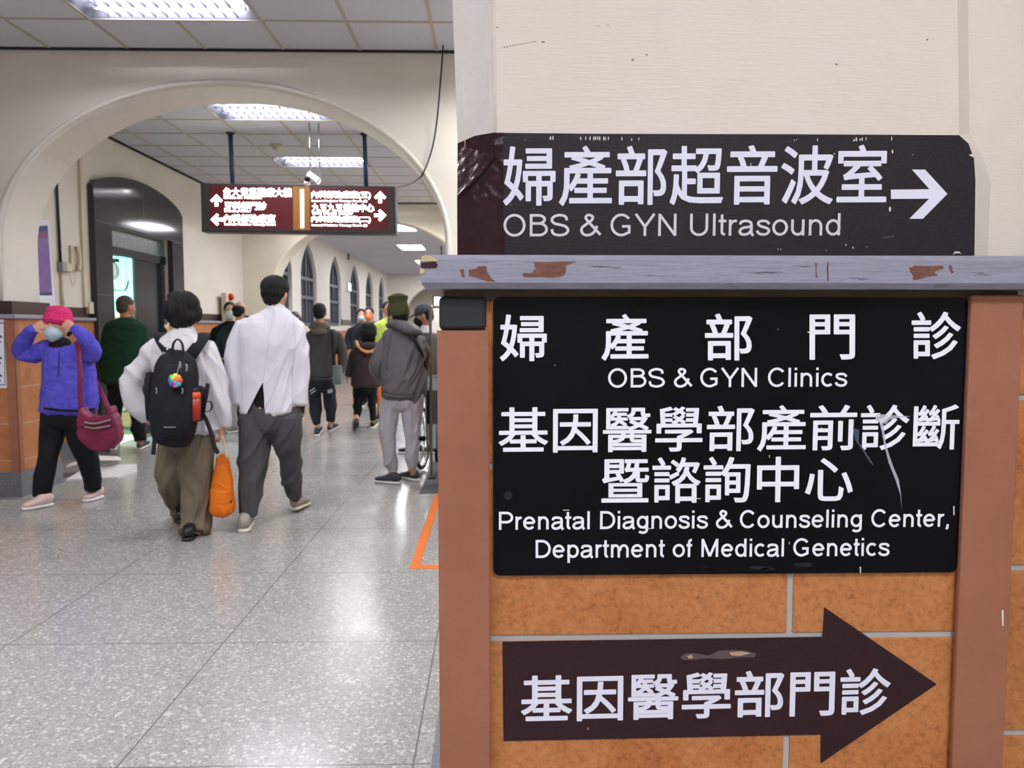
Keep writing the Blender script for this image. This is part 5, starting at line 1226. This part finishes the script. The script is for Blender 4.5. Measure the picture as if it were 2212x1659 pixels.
# ---------------------------------------------------------- woman in the pink hat
D1_ = 6.15
tor = [(740, 112, 144, .06), (752, 100, 172, .1), (780, 97, 196, .135), (820, 97, 203, .145), (860, 92, 207, .15), (886, 92, 207, .15)]
o, hc, R = person('woman in violet fleece and pink hat, both hands at its brim, by the tiled pier', D1_, tor,
    [[(110, 752, 19), (72, 766, 19), (46, 758, 18, -.02), (54, 733, 15, -.08), (72, 709, 11, -.14)], [(172, 754, 20), (194, 768, 19, -.04), (198, 750, 17, -.1), (176, 722, 14, -.16), (157, 707, 11, -.17)]],
    [[(120, 888, 28), (112, 940, 25), (104, 985, 20, -.06), (94, 1036, 19, -.06), (90, 1068, 18, -.02)], [(172, 888, 29), (174, 940, 28), (188, 985, 22, .08), (199, 1032, 18, .14), (201, 1056, 17, .16)]],
    (126, 706, -10, 6, 0, -.03), 'fleece_violet', 'black_cloth', [(gz(113, 1090), gz(50, 1100)), (gz(219, 1074), gz(183, 1084))],
    hands=(((.85, .15, .42), (.35, .9, -.1), (0, -.3, -1), 1.15, .95), ((-.8, .15, .38), (-.35, .9, -.1), (0, -.3, -1), 1.15, .95)), vox=.0055, face=True, fold_amp=.012, top='fleece', hs=.97, leg_fold=.005)
J_ = GARMENT['top']; seam(J_, [(128, 762), (127, 790), (126, 815)], 'navy_cloth', .004, name='zip'); seam(J_, [(96, 882), (130, 886), (170, 887), (204, 883)], 'black_cloth', .01, name='hem_band')
P = HP(hc, R, .97)
crop(o, hc, R, .97, [((0, .025, .02), (.084, .095, .1)), ((0, .05, -.04), (.075, .05, .05))], 'hair_black', .004)
bm = BM(); loft(bm, [(*P(0, -.004, .022), .108, .124), (*P(0, .004, .04), .1, .114), (*P(0, .01, .08), .093, .106), (*P(0, .014, .115), .086, .098), (*P(0, .016, .138), .074, .086)], R @ Vector((1, 0, 0)), 28, .35)
part('hat', remesh(bm, 'hat', .006, 2, fold(.008, 16, 3)), 'pink_cloth', o, True)
mask(o, hc, R, 'mask_blue', .97)
bm = BM(); loft(bm, [(*P(0, .015, -.10), .065, .066), (*P(0, .0, -.135), .078, .08), (*P(0, -.01, -.17), .07, .09)], n=20, cap=.2); part('collar', bm, 'black_cloth', o, True)
shoe(o, gz(113, 1092), gz(48, 1103), 'shoe_pink', 'sole_white', .046, .085); shoe(o, gz(219, 1075), gz(182, 1085), 'shoe_pink', 'sole_white', .046, .085)
# her bag
cloth('bag_burgundy', (110, 34, 62), (126, 44, 74), .45, 6, 200, .1)
Dg = D1_ - .26
t = empty('shoulder_bag', atY(208, 975, Dg), 'burgundy slouchy shoulder bag hanging at the hip of the woman in the pink hat', 'bag')
rows = [(172, 878), (177, 891), (192, 900), (212, 903), (227, 897), (234, 876), (240, 890), (250, 915), (254, 940), (250, 957), (238, 968), (215, 976), (195, 972), (175, 958), (164, 940), (163, 915), (167, 890)]
bm = BM(); extr(bm, [atY(x, y, Dg - .055) for x, y in rows], (0, .11, 0)); part('body', remesh(bm, 'body', .008, 9, fold(.01, 12, 1)), 'bag_burgundy', t, True)
for ya_, yb_ in ((912, 907), (922, 920)):
    bm = BM(); tube(bm, [atY(183, ya_, Dg - .074), atY(205, ya_ + 3, Dg - .083), atY(238, yb_, Dg - .07)], .005, 6); part('zip', bm, 'pack_zip', t, True)
bm = BM(); flat(bm, [atY(x, y, D1_ + dy) for x, y, dy in ((174, 890, -.25), (173, 840, -.24), (172, 790, -.22), (170, 755, -.16), (168, 737, -.02), (180, 760, .17), (215, 840, .2), (236, 884, -.15))], .018, .004, (1, 0, 0)); part('strap', bm, 'bag_burgundy', t, True)
# ---------------------------------------------------------- man in green
D2 = 8.6
o, hc, R = person('man with cropped hair in a long dark green coat, standing at the stone doorway', D2, [(686, 262, 284, .06), (694, 242, 302, .09), (706, 228, 314, .12), (750, 226, 314, .14), (800, 224, 312, .15), (824, 222, 306, .15)],
    [[(236, 712, 12), (229, 760, 13), (229, 800, 12), (236, 818, 9, -.05)], [(306, 712, 12), (313, 760, 13), (313, 795, 12), (306, 815, 9, -.05)]],
    [[(250, 822, 17), (248, 880, 14), (246, 925, 12), (246, 958, 11)], [(286, 822, 17), (292, 880, 14), (299, 925, 12), (303, 952, 11)]],
    (272, 663, 150, 5, 0, 0), 'green_wool', 'black_cloth', [(gz(244, 974), gz(250, 958)), (gz(300, 972), gz(318, 961))], hands=(PKL, PKR), vox=.008, fold_amp=.012, top='coat', skin='skin_tan')
crop(o, hc, R, 1.0, [((0, .014, .03), (.08, .096, .094)), ((0, .045, -.02), (.068, .055, .06))], 'hair_short', .002)
shoe(o, gz(300, 972), gz(320, 961), 'shoe_dark', 'sole_white'); shoe(o, gz(244, 974), gz(250, 958), 'shoe_dark', 'sole_white')
# ---------------------------------------------------------- man in grey jacket with shoulder bag
D7 = 10.1
o, hc, R = person('man in charcoal jacket with brown hood and striped black trousers, walking away', D7, [(706, 678, 704, .07), (715, 668, 724, .1), (730, 662, 733, .13), (780, 664, 722, .14), (819, 666, 720, .14)],
    [[(664, 728, 9), (656, 765, 10), (656, 795, 9), (664, 810, 8, -.05)], [(730, 726, 10), (740, 760, 11), (739, 790, 10), (732, 806, 8, -.05)]],
    [[(680, 822, 13), (680, 860, 13), (682, 890, 12), (686, 916, 8)], [(707, 822, 13), (713, 868, 13), (716, 892, 11), (714, 910, 8)]],
    (691, 676, 180, 4, 0, 0), 'charcoal_cloth', 'navy_cloth', [(gz(684, 943), gz(690, 928)), (gz(712, 933), gz(726, 922))], hands=(PKL, PKR), vox=.009)
J_ = GARMENT['top']; seam(J_, [(666, 722), (667, 760), (668, 810)], 'black_cloth', .004); seam(J_, [(668, 812), (690, 815), (716, 813)], 'black_cloth', .005, name='hem_band')
crop(o, hc, R); P = HP(hc, R)
blob(o, 'hood', 'hood_brown', [(atY(690, 706, D7 - .08), (.14, .075, .055)), (atY(689, 716, D7 - .12), (.1, .06, .045)), (atY(690, 700, D7 + .03), (.12, .09, .04))], Matrix.Identity(3), .009, fold(.008, 12))
for x, y in ((678, 845), (680, 850)):
    bm = BM(); pp(bm, [(x - 9, y), (x + 2, y - 8), (x + 2, y - 6), (x - 9, y + 2)], D7 - .135, .004); part('stripe', bm, 'white_cotton', o)
bm = BM(); pp(bm, [(707, 842), (718, 840), (718, 848), (708, 850)], D7 - .135, .004); part('stripe', bm, 'grey_sweat', o)
shoe(o, gz(684, 943), gz(691, 927), 'shoe_dark', 'sole_white', .048); shoe(o, gz(711, 933), gz(727, 922), 'shoe_dark', 'sole_white', .048)
t = empty('tote_bag', atY(729, 831, D7 - .2), 'grey-green tote hanging from the shoulder of the man in the charcoal jacket', 'bag')
bm = BM(); loft(bm, rl([(790, 719, 738, .04, 0), (810, 718, 739, .055, 0), (829, 719, 738, .05, 0)], D7 - .2), n=20, cap=.2, expo=3.2); part('body', bm, 'sage_canvas', t, True)
bm = BM(); flat(bm, [atY(x, y, D7 + dy) for x, y, dy in ((722, 795, -.2), (720, 760, -.19), (719, 725, -.15), (720, 712, -.02), (722, 740, .16))], .022, .005, (1, 0, 0)); part('strap', bm, 'webbing', t, True)
# ---------------------------------------------------------- woman in brown coat
D8 = 10.8
o, hc, R = person('woman in a brown coat with orange-trimmed hood, black hair, stepping away', D8, [(734, 783, 808, .07), (745, 768, 819, .1), (758, 761, 822, .13), (800, 760, 824, .15), (832, 758, 824, .15)],
    [[(766, 760, 9), (758, 788, 9), (751, 812, 7)], [(819, 760, 9), (824, 790, 9), (822, 812, 7)]],
    [[(778, 832, 11), (774, 868, 10), (770, 898, 8, .04)], [(802, 832, 11), (804, 872, 8), (806, 908, 7)]],
    (797, 716, 180, 6, 0, 0), 'brown_coat', 'black_cloth', [(gz(769, 922, .1), gz(769, 915)), (gz(804, 926), gz(812, 914))], vox=.009, top='coat', hs=.95)
crop(o, hc, R, .95, [((0, .015, .03), (.108, .114, .105)), ((0, .06, -.03), (.12, .08, .1)), ((0, .06, -.11), (.1, .06, .07))], 'hair_black', .014)
bm = BM(); tube(bm, [atY(x, y, D8 + dy) for x, y, dy in ((770, 737, -.02), (774, 748, -.13), (784, 757, -.17), (796, 760, -.18), (809, 756, -.17), (819, 746, -.12), (821, 735, -.02))], .021, 12); part('hood_trim', remesh(bm, 'hood_trim', .008, 1, fold(.01, 40)), 'orange_fur', o, True)
bm = BM(); ellipsoid(bm, atY(796, 748, D8 - .13), (.13, .06, .06)); part('hood', bm, 'brown_coat', o, True)
shoe(o, gz(770, 924, .11), gz(768, 914), 'shoe_black', 'sole_black'); shoe(o, gz(804, 926), gz(813, 914), 'shoe_black', 'sole_white')
# ---------------------------------------------------------- man in the knit cap
D11 = 6.98
o, hc, R = person('man in olive knit cap, grey hooded jacket and pale grey sweatpants, near the wheelchair', D11, [(706, 843, 881, .07), (720, 828, 900, .11), (738, 825, 910, .14), (790, 823, 918, .165), (830, 825, 920, .17), (855, 828, 917, .155)],
    [[(836, 738, 16), (820, 768, 17, -.02), (816, 796, 16, .02), (836, 818, 12, .14)], [(902, 740, 17, .06), (914, 785, 17, .12), (908, 825, 14, .2)]],
    [[(848, 855, 25), (841, 895, 21), (839, 947, 17), (843, 991, 15), (847, 1018, 10)], [(891, 855, 26), (888, 895, 22), (890, 947, 16), (889, 985, 15), (888, 1008, 10)]],
    (860, 682, -140, 4, 0, -.01), 'grey_shell', 'grey_sweat', [(gz(862, 1046), gz(812, 1042)), (gz(901, 1040), gz(868, 1031))], hands=(((.5, .8, -.2), (0, 0, -1), (0, 1, 1), .6, .9), ((-.5, .6, -.3), (0, 0, -1), (0, 1, 1), .6, .9)), vox=.007, face=True, fold_amp=.034, legname='sweatpants', ang=56)
J_ = GARMENT['top']; seam(J_, [(846, 722), (838, 760), (836, 800)], 'charcoal_cloth', .004); seam(J_, [(826, 846), (850, 851), (880, 852), (914, 848)], 'charcoal_cloth', .005, name='hem_band'); seam(J_, [(826, 853), (850, 858), (880, 859), (914, 855)], 'charcoal_cloth', .005, name='hem_band')
P = HP(hc, R)
crop(o, hc, R, 1.0, [((0, .03, .0), (.078, .08, .08)), ((0, .05, -.035), (.066, .05, .045))], 'hair_black', .003)
bm = BM(); loft(bm, [(*P(0, .004, .0), .09, .104), (*P(0, .006, .04), .094, .108), (*P(0, .008, .085), .088, .102), (*P(0, .01, .115), .076, .09), (*P(0, .01, .142), .082, .096), (*P(0, .01, .168), .084, .098), (*P(0, .01, .178), .06, .07)], R @ Vector((1, 0, 0)), 28, .3); hat = part('knit_cap', bm, 'olive_knit', o, True)
mask(o, hc, R, 'mask_black')
blob(o, 'hood', 'grey_shell', [(atY(872, 704, D11 - .06), (.15, .1, .05)), (atY(882, 712, D11 - .1), (.13, .09, .05)), (atY(856, 708, D11 + .03), (.1, .09, .04))], Matrix.Rotation(.25, 3, 'Y'), .008, fold(.008, 10))
bm = BM(); flat(bm, [atY(x, y, D11 + dy) for x, y, dy in ((876, 718, -.15), (890, 728, -.165), (902, 746, -.15), (912, 770, -.08), (918, 795, .02))], .016, .004, (1, 0, 0)); part('strap', bm, 'webbing', o, True)
shoe(o, gz(864, 1046), gz(811, 1041), 'shoe_dark', 'sole_white', .047, .08); shoe(o, gz(902, 1040), gz(868, 1031), 'shoe_dark', 'sole_white', .047, .08)
# ---------------------------------------------------------- standing figures further down, from ordinary proportions
def auto(label, cx, hy, D, yaw, topm, legm, shoem, hairm='hair_black', pitch=4, wid=.21, face=True, msk=None, arms=None, skin='skin', bald=False, hs=1.0, pockets=True, hem=.62, group=None):
    s = F / D; fy = 708 + 1.38 * s
    def y(h): return hy + h * s
    leg = fy - 6 * s / 100
    hipy = y(hem + .04); w = wid * s
    tor = [(y(.15), cx - .07 * s, cx + .07 * s, .06), (y(.2), cx - w * .75, cx + w * .75, .09), (y(.26), cx - w, cx + w, .115), (y(.42), cx - w, cx + w, .135), (y(hem), cx - w * .98, cx + w * .98, .14)]
    ar = arms(y, cx, s) if arms else [[(cx - w * .9, y(.27), .062 * s), (cx - w * 1.22, y(.45), .06 * s), (cx - w * 1.12, y(.62), .045 * s, -.1)], [(cx + w * .9, y(.27), .062 * s), (cx + w * 1.22, y(.45), .06 * s), (cx + w * 1.12, y(.62), .045 * s, -.1)]]
    lg = []; sh = []
    for q in (-1, 1):
        x = cx + q * .1 * s; lg.append([(x, hipy, .095 * s), (x, (hipy + leg) / 2, .075 * s), (x, leg, .055 * s)])
        f = atY(x, leg, D); d = Vector((math.sin(math.radians(yaw)), -math.cos(math.radians(yaw)), 0)); hl = Vector((f.x, D, 0)) - d * .08; sh.append((tuple(hl), tuple(hl + d * .27)))
    o, hc, R = person(label, D, tor, ar, lg, (cx, hy, yaw, pitch, 0, 0), topm, legm, sh, skin, vox=.009, face=face, hs=hs, hands=(None, None) if not pockets else (PKL, PKR), group=group)
    if bald: crop(o, hc, R, hs, [((0, .022, .006), (.086, .088, .072)), ((0, .055, -.04), (.066, .045, .05))], hairm, .003)
    else: crop(o, hc, R, hs, None, hairm)
    if msk: mask(o, hc, R, msk, hs)
    for h_, t_ in sh: shoe(o, h_, t_, shoem, 'sole_white')
    return o, hc, R
auto('masked man in black with one hand forward, standing behind the white coat walker', 497, 672, 10.9, 18, 'black_cloth', 'black_cloth', 'shoe_black', msk='mask_white', arms=lambda y, cx, s: [[(cx - .19 * s, y(.27), .06 * s), (cx - .24 * s, y(.48), .055 * s), (cx - .1 * s, y(.56), .04 * s, -.24)], [(cx + .19 * s, y(.27), .06 * s), (cx + .24 * s, y(.48), .055 * s), (cx + .2 * s, y(.66), .04 * s)]], pockets=False)
auto('balding man in black and grey trousers, back turned, talking with the masked man', 518, 671, 10.4, 165, 'navy_cloth', 'grey_sweat', 'shoe_grey', bald=True, face=False)
o, hc, R = auto('woman with brown fringe and beige fur collar, facing the camera behind the white jacket man', 637, 690, 12.0, 8, 'brown_coat', 'black_cloth', 'shoe_black', 'hair_brown', hs=.95, wid=.2)
blob(o, 'fur_collar', 'beige_fur', [(hc + Vector((.0, .0, -.17)), (.16, .13, .05)), (hc + Vector((.09, -.03, -.15)), (.09, .08, .05)), (hc + Vector((-.09, -.03, -.15)), (.09, .08, .05))], Matrix.Identity(3), .009, fold(.014, 30))
P = HP(hc, R, .95); blob(o, 'hair', 'hair_brown', [(P(0, -.06, .065), (.07, .045, .035)), (P(.08, .0, -.03), (.03, .06, .08)), (P(-.08, .0, -.03), (.03, .06, .08)), (P(0, .05, -.06), (.085, .05, .08))], R, .008, hairdisp(.006, hc))
auto('person in navy with a pale blue mask, far down the corridor', 781, 682, 14.6, 5, 'navy_cloth', 'black_cloth', 'shoe_black', msk='mask_blue')
auto('person in navy with an orange mask, far down the corridor', 797, 679, 13.9, 0, 'navy_cloth', 'black_cloth', 'shoe_black', msk='mask_orange')
auto('person in a yellow-green vest mostly hidden by the man in the knit cap', 838, 668, 12.6, 20, 'hivis', 'violet_cloth', 'shoe_black', wid=.2)
auto('dark-haired person in black, half hidden between the green coat and the backpack', 372, 703, 9.7, 30, 'black_cloth', 'black_cloth', 'shoe_black', wid=.18, hs=.95)
# man in cap beside the wheelchair
o, hc, R = auto('man in a dark peaked cap and black mask, head bowed, beyond the wheelchair', 916, 682, 8.6, -96, 'charcoal_cloth', 'denim_pale', 'shoe_black', pitch=16, msk='mask_black', skin='skin_tan', wid=.19)
P = HP(hc, R); bm = BM(); ellipsoid(bm, P(0, .008, .05), (.09, .104, .08), R, 24, 16)
for v in bm.verts: pass
cp = part('cap', bm, 'grey_cap', o, True)
bm = BM(); loft(bm, [(*P(0, -.08, .042), .075, .006), (*P(0, -.12, .034), .07, .005), (*P(0, -.16, .02), .045, .004)], R @ Vector((1, 0, 0)), 16, .3); part('peak', bm, 'grey_cap', cp, True)
bm = BM(); loft(bm, [(hc.x + .03, hc.y, hc.z - .19, .1, .1), (hc.x + .03, hc.y, hc.z - .11, .07, .075)], n=18, cap=.1); part('collar', bm, 'white_cotton', o, True)
# ---------------------------------------------------------- wheelchair
cx, cy = atY(918, 959, 7.55).x + .27, 7.62
t = empty('wheelchair', (cx, cy, 0), 'wheelchair with chrome wheels and black seat, partly behind the brown corner guard', 'wheelchair')
RZ = Matrix.Rotation(math.radians(-8), 3, 'Z')
def WC(x, y, z): return Vector((cx, cy, .008)) + RZ @ Vector((x, y, z))
def torus(bm, c, ax, r, t_, n=40, m_=8):
    ax = ax.normalized(); u = Vector((0, 0, 1)); v = ax.cross(u).normalized(); L = []
    for i in range(n):
        a = 2 * math.pi * i / n; d = u * math.cos(a) + v * math.sin(a); L.append([bm.verts.new(c + d * (r + t_ * math.cos(2 * math.pi * j / m_)) + ax * t_ * math.sin(2 * math.pi * j / m_)) for j in range(m_)])
    for i in range(n):
        for j in range(m_): bm.faces.new((L[i][j], L[(i + 1) % n][j], L[(i + 1) % n][(j + 1) % m_], L[i][(j + 1) % m_]))
AX = RZ @ Vector((1, 0, 0))
for sx in (-1, 1):
    c = WC(sx * .29, -.08, .302); bm = BM(); torus(bm, c, AX, .286, .016); w_ = part('wheel', bm, 'rubber', t, True)
    bm = BM(); torus(bm, c, AX, .266, .009); part('rim', bm, 'chrome', w_, True)
    bm = BM(); torus(bm, c + AX * sx * .035, AX, .25, .008); part('hand_rim', bm, 'chrome', w_, True)
    bm = BM()
    for k in range(14):
        a = 2 * math.pi * k / 14; d = RZ @ Vector((0, math.sin(a), math.cos(a))); rod(bm, c + AX * (.012 * (-1) ** k), c + d * .262, .0022, 6)
    part('spoke', bm, 'chrome', w_, True)
    bm = BM(); rod(bm, c - AX * .03, c + AX * .03, .025); part('hub', bm, 'black', w_, True)
    c2 = WC(sx * .23, .34, .085); bm = BM(); torus(bm, c2, AX, .07, .015, 24); w2 = part('caster', bm, 'rubber', t, True); bm = BM(); rod(bm, c2 - AX * .016, c2 + AX * .016, .055, 16); part('rim', bm, 'white_plastic', w2, True)
    bm = BM(); tube(bm, [WC(sx * .22, -.24, .86), WC(sx * .22, -.2, .83), WC(sx * .22, -.2, .5), WC(sx * .22, -.16, .2)], .012, 8); tube(bm, [WC(sx * .22, -.18, .7), WC(sx * .22, .22, .7), WC(sx * .22, .26, .66), WC(sx * .22, .26, .2), c2 + Vector((0, 0, .05))], .012, 8); tube(bm, [WC(sx * .22, -.18, .5), WC(sx * .22, .3, .5), WC(sx * .2, .42, .3), WC(sx * .18, .5, .12)], .012, 8); rod(bm, WC(sx * .22, -.08, .302), WC(sx * .22, -.08, .52), .012); rod(bm, WC(sx * .22, -.08, .302), c, .01); part('side_frame', bm, 'steel', t, True)
    bm = BM(); rod(bm, WC(sx * .22, -.22, .86), WC(sx * .22, -.36, .85), .017); part('push_handle', bm, 'black', t, True)
    bm = BM(); box(bm, 0, 0, 0, 0, 0, 0) if False else obox(bm, WC(sx * .22, .03, .725), RZ @ Vector((1, 0, 0)), RZ @ Vector((0, 1, 0)), (0, 0, 1), .025, .15, .014); part('armrest', bm, 'black', t)
    bm = BM(); obox(bm, WC(sx * .1, .54, .1), RZ @ Vector((1, 0, 0)), RZ @ Vector((0, 1, 0)), (0, 0, 1), .07, .08, .008); part('footrest', bm, 'black', t)
bm = BM(); obox(bm, WC(0, .06, .5), RZ @ Vector((1, 0, 0)), RZ @ Vector((0, 1, 0)), (0, 0, 1), .21, .21, .02); part('seat', bm, 'navy_cloth', t)
bm = BM(); obox(bm, WC(0, -.2, .62), RZ @ Vector((1, 0, 0)), RZ @ Vector((0, 1, 0)), (0, 0, 1), .215, .012, .16); part('backrest', bm, 'navy_cloth', t)
